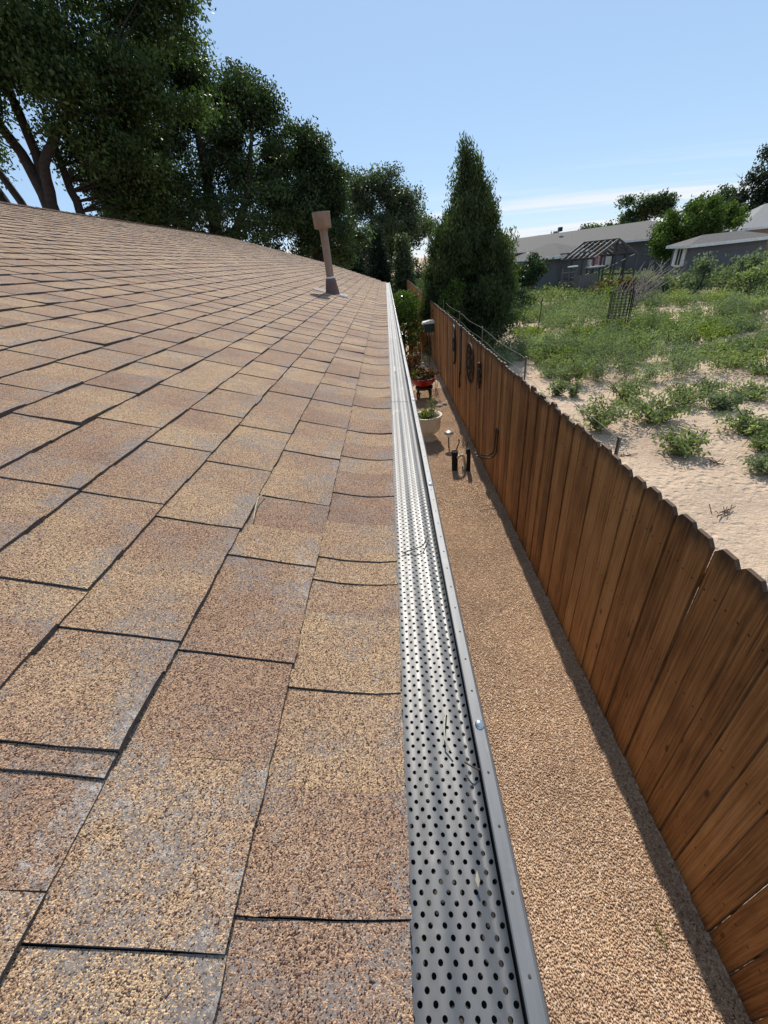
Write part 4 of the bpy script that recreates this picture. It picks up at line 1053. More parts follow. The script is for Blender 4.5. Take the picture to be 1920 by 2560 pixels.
for lab, az, ds, top, rad, sd, nm in (("dark green conifer behind the yard corner, right of the pipe", -0.8, 34, .060, 1.3, 12, "conifer_tree"), ("low dark conifer left of the corner of the fence", -3.8, 33, .040, 1.5, 13, "conifer_tree"), ("slim olive conifer touching the big conifer's left side", 2.2, 33, .040, .8, 14, "conifer_tree"), ("short dark conifer half hidden by the vent pipe", -6.2, 30, .035, 1.4, 15, "conifer_tree")):
    b0 = pol(az, ds); H = zat(top, ds)
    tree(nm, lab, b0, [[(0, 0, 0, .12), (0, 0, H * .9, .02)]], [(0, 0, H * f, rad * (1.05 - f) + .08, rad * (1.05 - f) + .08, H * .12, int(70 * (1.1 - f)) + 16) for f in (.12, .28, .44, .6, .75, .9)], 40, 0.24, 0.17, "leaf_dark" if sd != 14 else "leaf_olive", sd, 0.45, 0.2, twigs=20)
b0 = pol(-2.7, 30); tree("shrub", "small pale round shrub just past the far roof corner", b0, [[(0, 0, 0, .05), (0, 0, 1.2, .03)]], [(0, 0, 1.7, .95, .8, .75, 120)], 26, 0.14, 0.13, "leaf_bright", 16, 0.4, 0.1, twigs=14, cat="shrub")

for lab, az, ds, w_, h_, sd in (("dense dark bush behind the far corner of the fence", 1.2, 46, 3.2, 3.0, 61), ("dense dark bush right behind the far roof corner", -5.5, 44, 3.6, 3.4, 62), ("dark bush behind the big conifer's right flank", 9.5, 50, 3.4, 2.4, 63)):
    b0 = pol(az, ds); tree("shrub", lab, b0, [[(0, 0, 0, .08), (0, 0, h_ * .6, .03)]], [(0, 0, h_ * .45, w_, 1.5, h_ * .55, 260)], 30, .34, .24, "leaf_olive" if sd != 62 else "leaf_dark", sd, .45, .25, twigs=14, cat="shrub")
# the cedar over the fence
b0 = Vector((2.76, 15.6, 0)); H = at_y(1130, 372, 15.6).z
cb = []
for f, rr in ((.06, 1.45), (.16, 1.62), (.26, 1.72), (.36, 1.68), (.46, 1.55), (.55, 1.45), (.64, 1.26), (.73, 1.0), (.82, .68), (.90, .36)):
    cb.append((0, 0, H * f, rr * .95, rr * .95, H * .075, int(190 * (rr / 1.5) ** 1.5) + 12))
cb += [(-.55, 0, H * .60, .55, .5, .5, 40), (.95, -.1, H * .50, .55, .5, .55, 40), (1.25, 0, H * .34, .5, .5, .6, 40), (-1.15, 0, H * .44, .45, .5, .5, 34), (-.15, 0, H * .955, .11, .11, .32, 10), (.13, .1, H * .90, .16, .16, .25, 9), (.62, 0, H * .68, .36, .3, .38, 24)]
tree("conifer_tree", "large conical dark conifer standing just behind the wooden fence", b0, [[(0, 0, 0, .16), (.02, 0, H * .5, .1), (-.08, 0, H * .97, .012)]], cb, 70, 0.105, 0.13, "leaf_cedar", 21, 0.6, 0.42, droop=-0.55, twigs=120, cat="conifer", flat=1.7, lw=0.26)
b0 = Vector((1.95, 14.0, 0))
tree("shrub", "light green leafy sapling poking over the fence before the big conifer", b0, [[(0, 0, 0, .03), (0.05, 0, 1.6, .02), (.1, 0, 2.3, .008)]], [(0, 0, 1.9, .34, .3, .32, 34), (.15, 0, 2.2, .25, .25, .18, 16), (-.15, 0, 1.55, .36, .3, .3, 26)], 22, 0.085, 0.085, "leaf_bright", 22, 0.6, 0.2, twigs=14, cat="shrub")
b0 = Vector((1.72, 20.5, 0))
tree("shrub", "pale vine-like bush spilling over the far fence top", b0, [[(0, 0, 0, .03), (0, 0, 1.8, .015)]], [(0, 0, 1.75, .28, 2.4, .30, 90), (.1, 3, 1.8, .3, 2, .3, 50)], 22, 0.10, 0.10, "leaf_olive", 23, 0.6, 0.2, twigs=16, cat="shrub")

# ------------------------------------------------------------------ neighbouring buildings
def wall_box(mb, a, b, z0, z1, t, inward):
    a, b = Vector(a), Vector(b); mb.prism([(a.x, a.y, z0), (b.x, b.y, z0), (b.x, b.y, z1), (a.x, a.y, z1)], inward * t)
def hip_building(name, label, corner, ux, w, d, eave, ridge, over, mats, cat, ridge_in=None, z0=-0.1):
    """corner: near-left corner of the long wall, ux: unit direction of the long wall (left to right), depth goes away from the viewer"""
    ux = Vector(ux).normalized(); uy = Vector((-ux.y, ux.x, 0))
    if uy.y < 0: uy = -uy
    t = thing(name, label, cat, corner)
    mb = MB(); P = [Vector((0, 0, 0)), ux * w, ux * w + uy * d, uy * d]
    mb.prism([p + Vector((0, 0, z0)) for p in P], (0, 0, eave - z0 - 0.02)); wall = mb.build("wall", M[mats[0]], t)
    mb = MB(); o = over
    E = [-ux * o - uy * o, ux * (w + o) - uy * o, ux * (w + o) + uy * (d + o), -ux * o + uy * (d + o)]
    E = [p + Vector((0, 0, eave)) for p in E]; ri = ridge_in if ridge_in is not None else d / 2 + o
    Rl = ux * (ri - o) + uy * (d / 2) + Vector((0, 0, ridge)); Rr = ux * (w - ri + o) + uy * (d / 2) + Vector((0, 0, ridge))
    mb.add(E + [Rl, Rr], [(0, 1, 5, 4), (1, 2, 5), (2, 3, 4, 5), (3, 0, 4)])
    lo = [p - Vector((0, 0, 0.14)) for p in E]
    mb.add(lo, [(3, 2, 1, 0)])
    roof_ = mb.build("roof", M[mats[1]], t)
    mb = MB()
    for k in range(4): mb.beam(E[k] - Vector((0, 0, .075)), E[(k + 1) % 4] - Vector((0, 0, .075)), 0.06, 0.15)
    f_ = mb.build("gutter_board", M[mats[2]]); f_.parent = roof_
    return t, ux, uy
def window(t, ux, uy, u, z, w, h, shut=0.0, trim="white_trim", shutter="white_trim", glass="glass"):
    """on the near long wall of a building: frame, pane and shutters stand proud of the wall"""
    def bx(mb, u0, u1, z0, z1, d0, d1):
        P = []
        for dd in (-d0, -d1):
            for (uu, zz_) in ((u0, z0), (u1, z0), (u1, z1), (u0, z1)): P.append(ux * uu + uy * dd + Vector((0, 0, zz_)))
        mb.add(P, [(3, 2, 1, 0), (4, 5, 6, 7), (0, 1, 5, 4), (1, 2, 6, 5), (2, 3, 7, 6), (3, 0, 4, 7)])
    mb = MB(); fw = 0.09
    bx(mb, u - w/2 - fw, u + w/2 + fw, z - fw, z, 0.002, 0.06); bx(mb, u - w/2 - fw, u + w/2 + fw, z + h, z + h + fw, 0.002, 0.06)
    bx(mb, u - w/2 - fw, u - w/2, z, z + h, 0.002, 0.06); bx(mb, u + w/2, u + w/2 + fw, z, z + h, 0.002, 0.06); bx(mb, u - .02, u + .02, z, z + h, 0.03, 0.055)
    win = mb.build("window", M[trim], t)
    mb = MB(); bx(mb, u - w/2, u + w/2, z, z + h, 0.004, 0.025); g_ = mb.build("pane", M[glass]); g_.parent = win
    if shut:
        for s in (-1, 1):
            mb = MB(); c = u + s * (w/2 + fw + shut/2 + .01); bx(mb, c - shut/2, c + shut/2, z - .05, z + h + .05, 0.002, 0.05); q = mb.build("shutter", M[shutter]); q.parent = win
# long grey house
pR = pol(29.9, 40); pL = pol(9.0, 56)
ux = (pR - pL).normalized(); wlen = (pR - pL).length
lh, hux, huy = hip_building("grey_house", "long low slate-grey house with grey hip roof across the lot", pL, ux, wlen, 8.5, 2.58, 3.72, 0.5, ("grey_siding", "grey_roof", "white_trim"), "house", ridge_in=4.6)
def u_of(az):   # where a bearing meets the long wall
    d = pol(az, 1.0); a = np.array([[d.x, -hux.x], [d.y, -hux.y]]); s = np.linalg.solve(a, np.array([pL.x, pL.y])); return float(s[1])
window(lh, hux, huy, u_of(19.6), 1.35, 1.5, 0.9, 0.0, "cream_trim")
window(lh, hux, huy, u_of(22.1), 1.05, 1.5, 1.15, 0.42, "cream_trim", "cream_trim")
window(lh, hux, huy, u_of(24.3), 1.05, 1.3, 1.2, 0.42, "white_trim", "cream_trim", "pink_cloth")
mb = MB(); uu = u_of(17.5); q = hux * uu + huy * 3.0 + Vector((0, 0, 3.78)); mb.beam(q, q + Vector((0, 0, .35)), 0.45, 0.3); mb.build("roof_vent", M["black_metal"], lh)
mb = MB(); uu = u_of(30.0); q = hux * uu - huy * 0.06; mb.tube([q + Vector((0, 0, .1)), q + Vector((0, 0, 2.5))], 0.05, 8); mb.build("downspout", M["grey_siding"], lh)
# little shed left
pA = pol(15.2, 36.0); pB = pol(20.0, 33.5)
ux = (pB - pA).normalized()
ls, lux, luy = hip_building("garden_shed", "small slate-grey shed with low roof half hidden beside the big conifer", pA, ux, (pB - pA).length, 3.2, 2.22, 2.95, 0.35, ("grey_siding", "grey_roof", "white_trim"), "shed")
# right shed with shuttered window
pA = pol(32.6, 33.5); pB = pol(38.4, 35.6)
ux = (pB - pA).normalized()
rsd, rux, ruy = hip_building("garden_shed", "grey shed with one white-shuttered window on its narrow end wall", pA, ux, (pB - pA).length, 2.0, 2.10, 2.50, 0.30, ("grey_siding", "grey_roof", "white_trim"), "shed")
# window on its left end wall: local frame of that wall
window(rsd, ruy, rux, 1.05, 1.05, 0.62, 0.85, 0.24)
# tan house
pA = pol(36.6, 47); pB = pol(46, 50)
ux = (pB - pA).normalized()
th_, tux, tuy = hip_building("tan_house", "tan house with pale grey roof at the right picture edge", pA, ux, (pB - pA).length, 9, 2.45, 3.95, 0.6, ("tan_wall", "pale_roof", "white_trim"), "house", ridge_in=2.6)
mb = MB()
q = tux * 1.2 - tuy * 2.3
mb.prism([q + Vector((0, 0, 1.42)), q + tux * 4 + Vector((0, 0, 1.42)), q + tux * 4 + tuy * 1.6 + Vector((0, 0, 1.55)), q + tuy * 1.6 + Vector((0, 0, 1.55))], (0, 0, 0.06)); mb.build("porch_slab", M["white_trim"], th_)
for k in range(3):
    mb = MB(); qq = q + tux * (0.2 + 1.7 * k); mb.beam(qq + Vector((0, 0, 0)), qq + Vector((0, 0, 1.42)), 0.12); mb.build("porch_post", M["tan_wall"], th_)
# open lumber frame (greenhouse skeleton)
gA = pol(23.8, 31.5); gB = pol(27.9, 33.0); gu = (gB - gA).normalized(); gv = Vector((-gu.y, gu.x, 0)); gw = (gB - gA).length; gd = 2.3
gf = thing("greenhouse_frame", "open dark lumber frame of a gabled greenhouse before the grey house", "frame", gA)
ev, rv = 1.95, 2.78
gv2 = (gv * 0.90 - gu * 0.45).normalized()
nr = 7
for k in range(nr):
    o_ = gv2 * (gd * k / (nr - 1))
    for s0, nm in ((0.0, "rafter"), (gw, "rafter")):
        mb = MB(); mb.beam(gu * s0 + o_ + Vector((0, 0, ev)), gu * (gw / 2) + o_ + Vector((0, 0, rv)), 0.07, 0.11); mb.build("rafter", M["grey_wood"], gf)
    if k % 2 == 0:
        for s0 in (0.0, gw):
            mb = MB(); mb.beam(gu * s0 + o_, gu * s0 + o_ + Vector((0, 0, ev)), 0.09); mb.build("post", M["grey_wood"], gf)
for s0, z0, nm in ((0.0, ev, "eave_beam"), (gw, ev, "eave_beam"), (gw / 2, rv, "ridge_beam"), (0.0, 0.9, "side_rail"), (gw, 0.9, "side_rail")):
    mb = MB(); mb.beam(gu * s0 + Vector((0, 0, z0)), gu * s0 + gv2 * gd + Vector((0, 0, z0)), 0.09, 0.12); mb.build(nm, M["grey_wood"], gf)
for s0 in (0.25, 0.5, 0.75):
    mb = MB(); zt = ev + (rv - ev) * (1 - abs(s0 - .5) * 2); mb.beam(gu * gw * s0, gu * gw * s0 + Vector((0, 0, zt)), 0.08); mb.build("stud", M["grey_wood"], gf)
mb = MB(); mb.beam(Vector((0, 0, 1.0)), gu * gw + Vector((0, 0, ev)), 0.06); mb.build("brace", M["grey_wood"], gf)
for k in range(2):
    mb = MB(); o_ = gv2 * (0.8 + 1.4 * k); a_ = gu * (gw * .16) + o_ + Vector((0, 0, ev + (rv - ev) * .42)); mb.beam(a_, a_ + gv2 * 0.7, 0.05, 0.08); mb.build("purlin", M["galv"], gf)
# plank bin and rack near the frame
bn = thing("plank_bin", "grey upright-plank bin in front of the lumber frame", "bin", pol(22.6, 30.0))
for k in range(7):
    mb = MB(); q = gu * (0.17 * k); mb.prism([q, q + gu * .155, q + gu * .155 + Vector((0, 0, 1.18 + .03 * (k % 3))), q + Vector((0, 0, 1.18 + .03 * ((k + 1) % 3)))], gv * 0.03); mb.build("plank", M["galv"], bn)
for k in range(4):
    mb = MB(); q = gv * (0.035 + 0.17 * k); mb.prism([q, q + gv * .155, q + gv * .155 + Vector((0, 0, 1.15)), q + Vector((0, 0, 1.15))], gu * 0.03); mb.build("plank", M["galv"], bn)
tb = thing("plank_table", "small pale-topped work table beside the plank bin", "table", pol(23.4, 30.6))
mb = MB(); mb.box((-0.1, -0.3, 1.48), (0.85, 0.3, 1.55)); mb.build("top", M["pale_roof"], tb)
for (x, y) in ((0, -.25), (.75, -.25), (0, .25), (.75, .25)):
    mb = MB(); mb.beam((x, y, 0), (x, y, 1.48), .07); mb.build("leg", M["grey_wood"], tb)
gt = thing("stake_frame", "thin grey stake frame beside the small left shed", "frame", pol(20.7, 30.5))
for x in (0, 0.42, 0.84):
    mb = MB(); mb.beam((x, 0, 0), (x, 0, 1.55 - .1 * x), .055); mb.build("stake", M["galv"], gt)
for z in (0.8, 1.35):
    mb = MB(); mb.beam((-0.05, 0, z), (0.9, 0, z), .04); mb.build("rail", M["galv"], gt)
mb = MB(); mb.box((.3, -.1, 1.62), (.85, .1, 1.68)); mb.build("shelf", M["white_trim"], gt)

# ------------------------------------------------------------------ trees behind the houses
b0 = pol(27.8, 62); tree("round_tree", "round-crowned tree rising alone behind the long grey roof", b0, [[(0, 0, 0, .3), (.1, 0, 3, .22), (.4, 0, 5.2, .1)], [(0, 0, 2.6, .2), (-1.0, 0, 4.6, .09)]],
     [blob(b0, 27.0, 62, .036, 1.9, 1.5, 90), blob(b0, 29.0, 62, .034, 1.6, 1.2, 70), blob(b0, 28, 62, .014, 2.6, 1.2, 60)], 40, 0.36, 0.26, "leaf_elm", 31, 0.5, 0.25, twigs=40)
b0 = pol(31.4, 38.5); tree("leafy_tree", "bright green bushy tree between the grey house and its shed", b0, [[(0, 0, 0, .2), (0, 0, 3, .1)]],
     [blob(b0, 30.4, 38.0, -.010, 1.0, 1.3, 110), blob(b0, 31.9, 38.5, .002, 1.25, 1.3, 130), blob(b0, 33.3, 39, .008, 1.2, 1.2, 120), blob(b0, 30.4, 38, -.035, .6, .6, 40), blob(b0, 34.5, 40, .0, 1.2, 1.1, 90)], 40, 0.22, 0.17, "leaf_bright", 32, 0.45, 0.2, twigs=24)
b0 = pol(33.6, 66); tree("broadleaf_tree", "dark backdrop tree behind the bright green bushy tree", b0, [[(0, 0, 0, .3), (0, 0, 5, .1)]], [blob(b0, 32.6, 66, .017, 1.9, 1.6, 80), blob(b0, 34.6, 66, .022, 1.8, 1.7, 80), blob(b0, 36, 64, -.005, 2.5, 2, 110)], 36, 0.4, 0.28, "leaf_elm", 33, 0.5, 0.25, twigs=24)
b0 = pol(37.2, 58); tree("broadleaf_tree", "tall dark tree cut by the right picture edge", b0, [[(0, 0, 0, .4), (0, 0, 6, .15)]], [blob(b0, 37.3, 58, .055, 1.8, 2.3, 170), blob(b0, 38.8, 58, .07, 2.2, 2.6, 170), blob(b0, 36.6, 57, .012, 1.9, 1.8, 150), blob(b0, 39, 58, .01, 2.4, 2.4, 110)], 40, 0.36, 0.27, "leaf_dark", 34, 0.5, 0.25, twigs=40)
b0 = pol(35.4, 57.5); t_ = thing("bare_tree", "leafless grey branches standing beside the tall tree at right", "tree", b0)
mb = MB(); rs = random.Random(3); mb.tube([(0, 0, 0), (.1, 0, 3), (.1, 0, 5.4), (.2, 0, 7.1)], [.12, .08, .05, .012], 6)
for k in range(26):
    z = rs.uniform(3.2, 6.6); limb(mb, (.1, 0, z), (rs.uniform(-1.3, 1.0), rs.uniform(-.7, .7), z + rs.uniform(.5, 1.4)), .03, .008, .1, 4, 3, rs)
mb.build("trunk", M["dead_wood"], t_)
for lab, az, ds, top, rad, sd in (("small dark conifer on the skyline left of the round tree", 22.6, 75, .0165, 1.6, 41), ("dark conifer second on the skyline over the grey roof", 24.9, 75, .017, 1.6, 42), ("slim dark conifer next to the round-crowned tree", 26.1, 75, .018, 1.0, 43), ("tiny treetop over the grey roof ridge", 17.6, 85, .008, 1.6, 44), ("tiny pointed treetop over the left of the grey roof", 19.4, 85, .013, .8, 45), ("small sparse treetop on the skyline right of the big conifer", 11.8, 70, .030, .9, 46), ("faint low treetop over the grey house's far end", 16.0, 88, .006, 1.4, 47)):
    b0 = pol(az, ds); H = zat(top, ds)
    tree("skyline_tree", lab, b0, [[(0, 0, 0, .15), (0, 0, H * .95, .03)]], [(0, 0, H * f, rad * (1.1 - f) + .2, rad * (1.1 - f) + .2, H * .14, 26) for f in (.4, .56, .72, .88)], 26, 0.34, 0.3, "leaf_elm" if sd not in (45,) else "leaf_dark", sd, 0.5, 0.25, twigs=10)
b0 = pol(23.8, 75); tree("skyline_tree", "yellow-green bushy treetop between two dark conifers on the skyline", b0, [[(0, 0, 0, .2), (0, 0, 3.4, .05)]], [(0, 0, 3.4, 1.5, 1.5, 1.1, 60)], 30, .34, .3, "leaf_bright", 48, .5, .2, twigs=10)
# dark bush in front of the left shed, brown brush and grasses
b0 = pol(16.4, 27); tree("shrub", "dark upright bush in front of the small left shed", b0, [[(0, 0, 0, .06), (0, 0, 1.4, .03)]], [(0, 0, 1.65, .95, .7, .85, 130), (.5, 0, 1.9, .7, .6, .6, 60), (-.5, 0, 1.3, .9, .7, .8, 80)], 30, .16, .15, "leaf_elm", 51, .5, .3, twigs=30, cat="shrub")
b0 = pol(14.2, 25); tree("shrub", "olive shrub between the big conifer and the dark upright bush", b0, [[(0, 0, 0, .05), (0, 0, .8, .02)]], [(0, 0, .7, 1.0, .8, .7, 110), (.8, 0.3, .6, .8, .8, .5, 70)], 28, .15, .14, "leaf_olive", 52, .5, .3, twigs=14, cat="shrub")
for lab, az, ds, w_, h_, sd, mt in (("brown-tinged brush in front of the lumber frame", 26.2, 27, 1.7, .95, 53, "leaf_coleus"), ("brownish brush below the left end of the right shed", 29.4, 28, 1.3, .9, 54, "leaf_olive"), ("grey-green grass clump against the right shed wall", 34.0, 29, .9, 1.5, 55, "leaf_sage"), ("tall grey-green brush at the right end of the shed", 37.5, 30, 1.8, 1.5, 56, "leaf_sage"), ("large dark brush by the right picture edge", 39.6, 28, 1.6, 1.4, 57, "leaf_weed")):
    b0 = pol(az, ds)
    tree("brush_clump", lab, b0, [[(0, 0, 0, .04), (0, 0, h_ * .5, .02)]], [(0, 0, h_ * .45, w_, .8, h_ * .5, int(90 * w_))], 26, .15, .16, mt, sd, .5, .3, twigs=16, cat="brush", flat=1.4)

# ------------------------------------------------------------------ the weedy lot
def weed_unit(n_st, hgt, rad, leaf, seed, lw=0.3):
    """leaves of one bushy weed around the origin"""
    g = np.random.default_rng(seed); parts = []
    for k in range(n_st):
        a = g.uniform(0, 6.283); lean = g.uniform(0.1, 1.0) ** 0.6 * rad; h = hgt * g.uniform(0.55, 1.0) * (1 - 0.35 * lean / rad)
        m = 9
        t = np.linspace(0.15, 1, m)
        P = np.stack([np.cos(a) * lean * t, np.sin(a) * lean * t, h * t ** 0.8], 1)
        parts.append(P)
    return np.concatenate(parts)
def weed_mesh(name, C, per, spread, leaf, lw):
    V, F, T = foliage(C, per, spread, leaf, leaf * lw, 0, 0.8, 0.8); return np_mesh(name, V, F, False, {"tone": T})
def weed(label, px, py, hgt, rad, kind, seed, nst=20, leaf=0.085, per=4):
    r = ray(px, py); tt = -CAM_H / r[2]; b0 = (r[0] * tt, r[1] * tt, 0.0)
    t = thing("weed_plant", label, "weed", b0, 0, "bushy weeds standing on the bare sand")
    C = weed_unit(nst, hgt, rad, leaf, seed)
    link("leaves", weed_mesh("leaves", C, per, 0.05, leaf, 0.36), M[kind], t)
    rs = random.Random(seed); mb = MB()
    for k in range(nst // 2):
        a = rs.uniform(0, 6.28); q = Vector((math.cos(a) * rad * .8, math.sin(a) * rad * .8, hgt * rs.uniform(.5, .9))); mb.tube([(0, 0, 0), q * .5 + Vector((0, 0, hgt * .08)), q], [.008, .006, .003], 4, False)
    mb.build("stems", M["leaf_sage"], t)
W = [
 ("bushy bright weed leaning on the fence top nearest the viewer", 1490, 1075, .70, .55, "leaf_weed", 1, 36),
 ("wide bushy weed in the sand left of the lone low weed", 1640, 1055, .62, .75, "leaf_weed", 2, 44),
 ("leafy pale-topped weed nearest the bare sand below the wide weed", 1695, 1130, .42, .48, "leaf_weed", 3, 26),
 ("rounded grey-green weed by itself in the upper right sand", 1805, 1025, .42, .36, "leaf_sage", 4, 30),
 ("spreading green weed below the rounded grey-green one", 1875, 1085, .46, .55, "leaf_weed", 5, 34),
 ("low spreading weed against the right picture edge in the sand", 1865, 995, .34, .62, "leaf_weed", 6, 30),
 ("clipped green weed at the right edge level with the leafy pale one", 1915, 1125, .34, .30, "leaf_weed", 7, 18),
 ("sparse weed low at the right edge of the sand", 1918, 1180, .28, .32, "leaf_sage", 8, 16),
 ("slim upright weed just behind the fence post wire", 1390, 990, .50, .20, "leaf_weed", 9, 14),
 ("thin wispy weed to the right of the slim upright one", 1432, 992, .42, .16, "leaf_sage", 10, 9),
 ("small weed beside the wide bushy weed, near the mass", 1560, 1000, .55, .55, "leaf_weed", 11, 30),
 ("green weed right of the wide bushy one, close behind it", 1700, 1010, .48, .48, "leaf_weed", 12, 28),
 ("lone low weed between sand patches at upper right", 1760, 975, .26, .32, "leaf_sage", 13, 14),
 ("bright weed on the right edge above the low spreading one", 1905, 935, .40, .70, "leaf_weed", 14, 34),
 ("yellowish bushy weed on the upper sand right of the mass", 1835, 915, .50, .70, "leaf_lime", 15, 30),
 ("small sprout close against the fence boards", 1345, 1010, .30, .16, "leaf_weed", 16, 8),
]
for w in W: weed(*w)
# dead scraps on the sand
for lab, px, py in (("brown dead weed scrap lying on open sand", 1788, 1160), ("reddish dead scrap near the fence tips", 1568, 1140), ("dark little stick pile far down the sand", 1805, 1285)):
    r = ray(px, py); tt = -CAM_H / r[2]; mb = MB()
    for k in range(12):
        a = random.uniform(0, 6.28); L_ = random.uniform(.05, .16); c0 = Vector((random.gauss(0, .05), random.gauss(0, .04), .015)); mb.tube([c0, c0 + Vector((math.cos(a) * L_, math.sin(a) * L_, random.uniform(0, .05)))], .005, 4, False)
    tag(mb.build("dead_scrap", M["rust"], None, (r[0] * tt, r[1] * tt, 0.0)), lab, "dead weed")
# the weed mass: uncountable, one object
def in_mass(x, y):
    # near boundary of the green mass in plan, with sandy bays left open
    yb = np.interp(x, [1.4, 3.2, 4.2, 5.0, 6.3, 7.2, 8.2, 10.0, 12.0, 16.0, 30.0], [14.4, 12.4, 10.6, 9.4, 9.1, 9.7, 10.4, 11.2, 12.0, 14.2, 19.5])
    ok = y > yb + 0.45 * np.sin(x * 2.3) + 0.3 * np.sin(x * 5.1 + 1)
    def bay(cx_, cy_, ax, ay, rot):
        dx, dy = x - cx_, y - cy_; c, s = math.cos(rot), math.sin(rot)
        return ((dx * c + dy * s) / ax) ** 2 + ((-dx * s + dy * c) / ay) ** 2 < 1
    for bq in ((12.6, 18.6, 2.9, 1.2, .15), (10.0, 15.7, 1.0, .55, .2), (4.4, 17.4, .7, 2.6, -.25), (16.5, 19.5, 2.0, .8, .2), (13.6, 15.6, 1.6, .9, .3), (7.8, 12.2, 1.3, .6, .3), (3.6, 11.6, .6, .5, .0), (6.6, 10.6, .7, .35, .2), (15.5, 22.5, 2.2, .7, .2), (7.4, 16.4, .8, .4, .1), (5.6, 13.8, .8, .45, .0), (10.6, 13.2, 1.1, .5, .2), (18.5, 24, 2.4, .8, .2), (9.4, 18.4, .7, .4, 0)):
        ok &= ~bay(*bq)
    return ok
def bush(x, y, hgt, rad, nst, per, leaf, lw):
    g = RNG; a = g.uniform(0, 6.283, nst); ln = g.uniform(0.02, 1.0, nst) ** 0.6; h = hgt * g.uniform(0.6, 1.0, nst) * (1 - 0.45 * ln ** 2)
    m = 6; t = np.linspace(0.25, 1, m)
    X = x + (np.cos(a) * ln * rad)[:, None] * t; Y = y + (np.sin(a) * ln * rad)[:, None] * t; Z = h[:, None] * t ** 0.8
    C = np.stack([X.ravel(), Y.ravel(), Z.ravel()], 1)
    P = np.repeat(C, per, 0) + g.normal(size=(len(C) * per, 3)) * rad * 0.10
    P[:, 2] = np.maximum(P[:, 2], 0.01)
    ax = np.stack([np.cos(np.repeat(a, m * per)) * .5, np.sin(np.repeat(a, m * per)) * .5, np.full(len(P), .8)], 1)
    tone = np.full(len(P), float(np.clip(g.normal(0.42, 0.18), 0.05, 0.95)))
    return leaf_quads(P, leaf, leaf * lw, ax, 0.45, tone, 0.4)
cells = []
gyy = 10.0
while gyy < 42:
    st = 0.50 if gyy < 16 else (0.72 if gyy < 24 else 1.05)
    gxx = 1.7
    while gxx < 0.83 * gyy + 3.0:
        cells.append((gxx + RNG.uniform(-.5, .5) * st, gyy + RNG.uniform(-.5, .5) * st, st)); gxx += st
    gyy += st * 0.9
cells = np.array(cells)
keep = in_mass(cells[:, 0], cells[:, 1]) & (RNG.uniform(0, 1, len(cells)) < 0.72)
prt = {"leaf_weed": [], "leaf_sage": [], "leaf_lime2": []}
for x, y, st in cells[keep]:
    big = 0.5 + 0.5 * math.sin(x * 1.15 + 1.7 * math.sin(y * .6)) * math.cos(y * .95 + x * .3)
    rad = st * RNG.uniform(.75, 1.15) * (0.85 + .5 * big); hgt = (0.20 + 0.75 * big) * RNG.uniform(.5, 1.45)
    nst, per, lf = (30, 4, .080) if y < 16 else ((22, 4, .105) if y < 24 else (14, 4, .16))
    q = RNG.random() + 0.35 * (math.sin(x * .8 + y * .5) * .5)
    k = "leaf_sage" if q < .45 else ("leaf_lime2" if q > .93 else "leaf_weed")
    prt[k].append(bush(x, y, hgt, rad, nst, per, lf, .30 if k == "leaf_sage" else .42))
M["leaf_lime2"] = leaf_mat("yellow_green_weed_leaves", (0.11, 0.14, 0.03), (0.27, 0.30, 0.07), 0.45, 0.6)
for nm, mt, lab in (("weed_cover", "leaf_weed", "mass of green bushy weeds covering the back of the sandy lot"), ("sage_cover", "leaf_sage", "grey-green feathery weeds mixed through the green weed mass"), ("yellow_weed_cover", "leaf_lime2", "yellow-green weeds scattered through the green weed mass")):
    V, F, T = merge(prt[mt]); o = link(nm, np_mesh(nm, V, F, False, {"tone": T}), M[mt]); tag(o, lab, "weeds", kind="stuff")

# wire cage, stake, dead bush and fence stakes in the lot
cg0 = pol(27.3, 17.6)
cg = thing("wire_cage", "leaning cylinder of dark wire mesh standing among the weeds", "wire cage", cg0)
cg.rotation_euler = (0.03, -0.02, 0)
mb = MB(); R_ = 0.36; Hc = 1.40
for k in range(18):
    t = 2 * math.pi * k / 18; mb.tube([(R_ * math.cos(t), R_ * math.sin(t), 0), (R_ * math.cos(t), R_ * math.sin(t), Hc)], .010, 4, False)
mb.build("upright_wires", M["black_metal"], cg)
mb = MB()
for z in np.linspace(.05, Hc, 16): mb.tube([(R_ * math.cos(t), R_ * math.sin(t), z) for t in np.linspace(0, 2 * math.pi, 19)], .008, 4, False)
mb.build("hoop_wires", M["black_metal"], cg)
mb = MB(); mb.beam((R_, 0, 0), (R_ - .03, 0, Hc + .1), .03); mb.build("stake", M["black_metal"], cg)
st = thing("metal_stake", "lone thin dark metal stake rising from the weeds near the big conifer", "stake", pol(18.6, 17.2))
mb = MB(); mb.beam((0, 0, -.05), (0.06, 0, 1.38), .034, .02); mb.build("shaft", M["black_metal"], st)
mb = MB(); mb.beam((0.05, 0, .95), (0.07, -.03, 1.0), .05, .02); mb.build("clip", M["galv"], st)
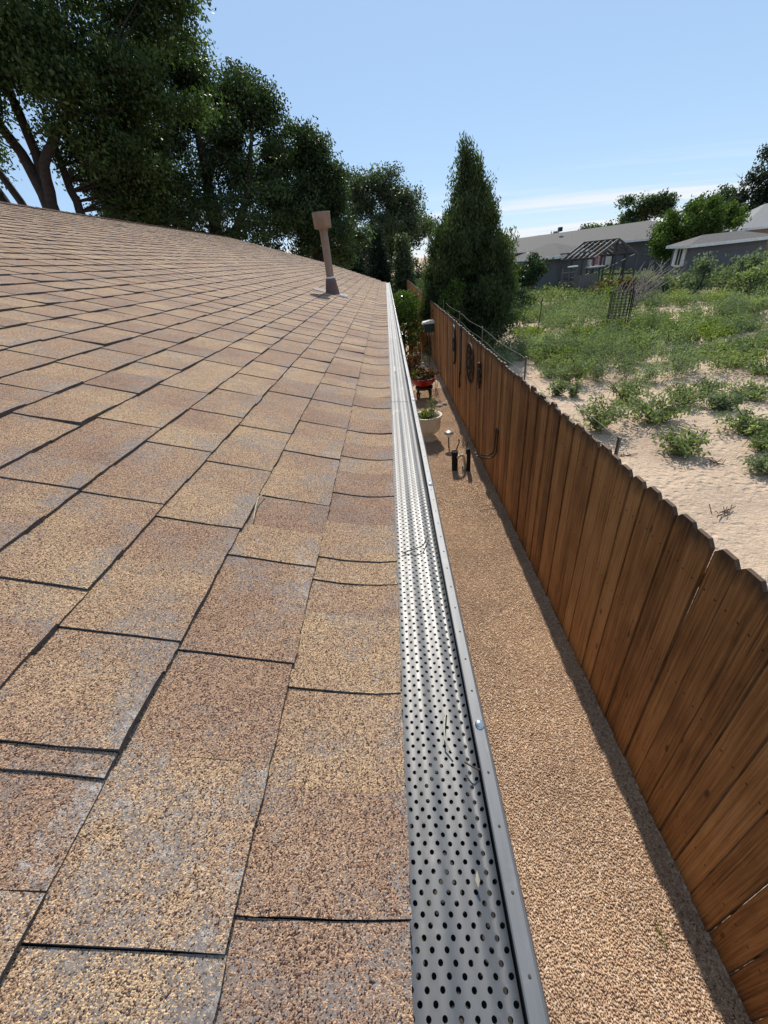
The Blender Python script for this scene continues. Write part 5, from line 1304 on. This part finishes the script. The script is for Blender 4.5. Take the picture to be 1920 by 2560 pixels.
for lab, az, ds in (("leaning dark stake left of the shed's brush", 34.2, 28.2), ("dark stake right of the grass clump by the shed", 36.9, 28.6)):
    s_ = thing("metal_stake", lab, "stake", pol(az, ds)); mb = MB(); mb.beam((-.08, 0, 0), (.12, 0, 1.35), .05, .03); mb.build("shaft", M["black_metal"], s_)
    mb = MB(); mb.beam((.09, -.02, 1.15), (.11, -.05, 1.18), .06, .02); mb.build("clip", M["rust"], s_)
dbz = pol(28.2, 23.0); t_ = thing("dead_bush", "bleached leafless branches spreading above the wire cage", "dead bush", dbz)
mb = MB(); rs = random.Random(17)
for k in range(34):
    a = rs.uniform(-.5, 1.0); e1 = Vector((math.sin(a) * rs.uniform(.8, 2.3), rs.uniform(-.7, .7), rs.uniform(.7, 2.0)))
    limb(mb, (rs.uniform(-.5, .1), 0, 0.1), e1, .022, .008, .1, 4, 4, rs)
    for j in range(3):
        p = e1 * rs.uniform(.45, .95); limb(mb, p, p + Vector((rs.uniform(-.2, .6), rs.uniform(-.3, .3), rs.uniform(.1, .5))), .012, .005, .1, 4, 3, rs)
mb.build("branches", M["dead_wood"], t_)

# dry leaf litter along the fence foot, on the gravel and on the gutter guard
n = 150
lx_ = np.concatenate([RNG.uniform(0.15, 1.3, n), np.abs(RNG.normal(0, .05, n)) * -1 + 1.34]); ly_ = np.concatenate([RNG.uniform(0.3, 9, n), RNG.uniform(0.2, 10, n)])
P = np.stack([lx_, ly_, RNG.uniform(.008, .018, 2 * n)], 1)
V, F, T = leaf_quads(P, .022, .010, None, 0, None, 4.0)
P2 = np.stack([RNG.uniform(-.02, .05, 34), RNG.uniform(.15, 4, 34) ** 1.0, np.full(34, GZ + .0065)], 1)
V2, F2, T2 = leaf_quads(P2, .007, .0025, None, 0, None, 6.0)
V, F, T = merge([(V, F, T), (V2, F2, T2)])
tag(link("leaf_litter", np_mesh("leaf_litter", V, F, False, {"tone": T}), M["straw"]), "scattered dry leaf bits on gravel and gutter guard", "leaf litter", kind="stuff")
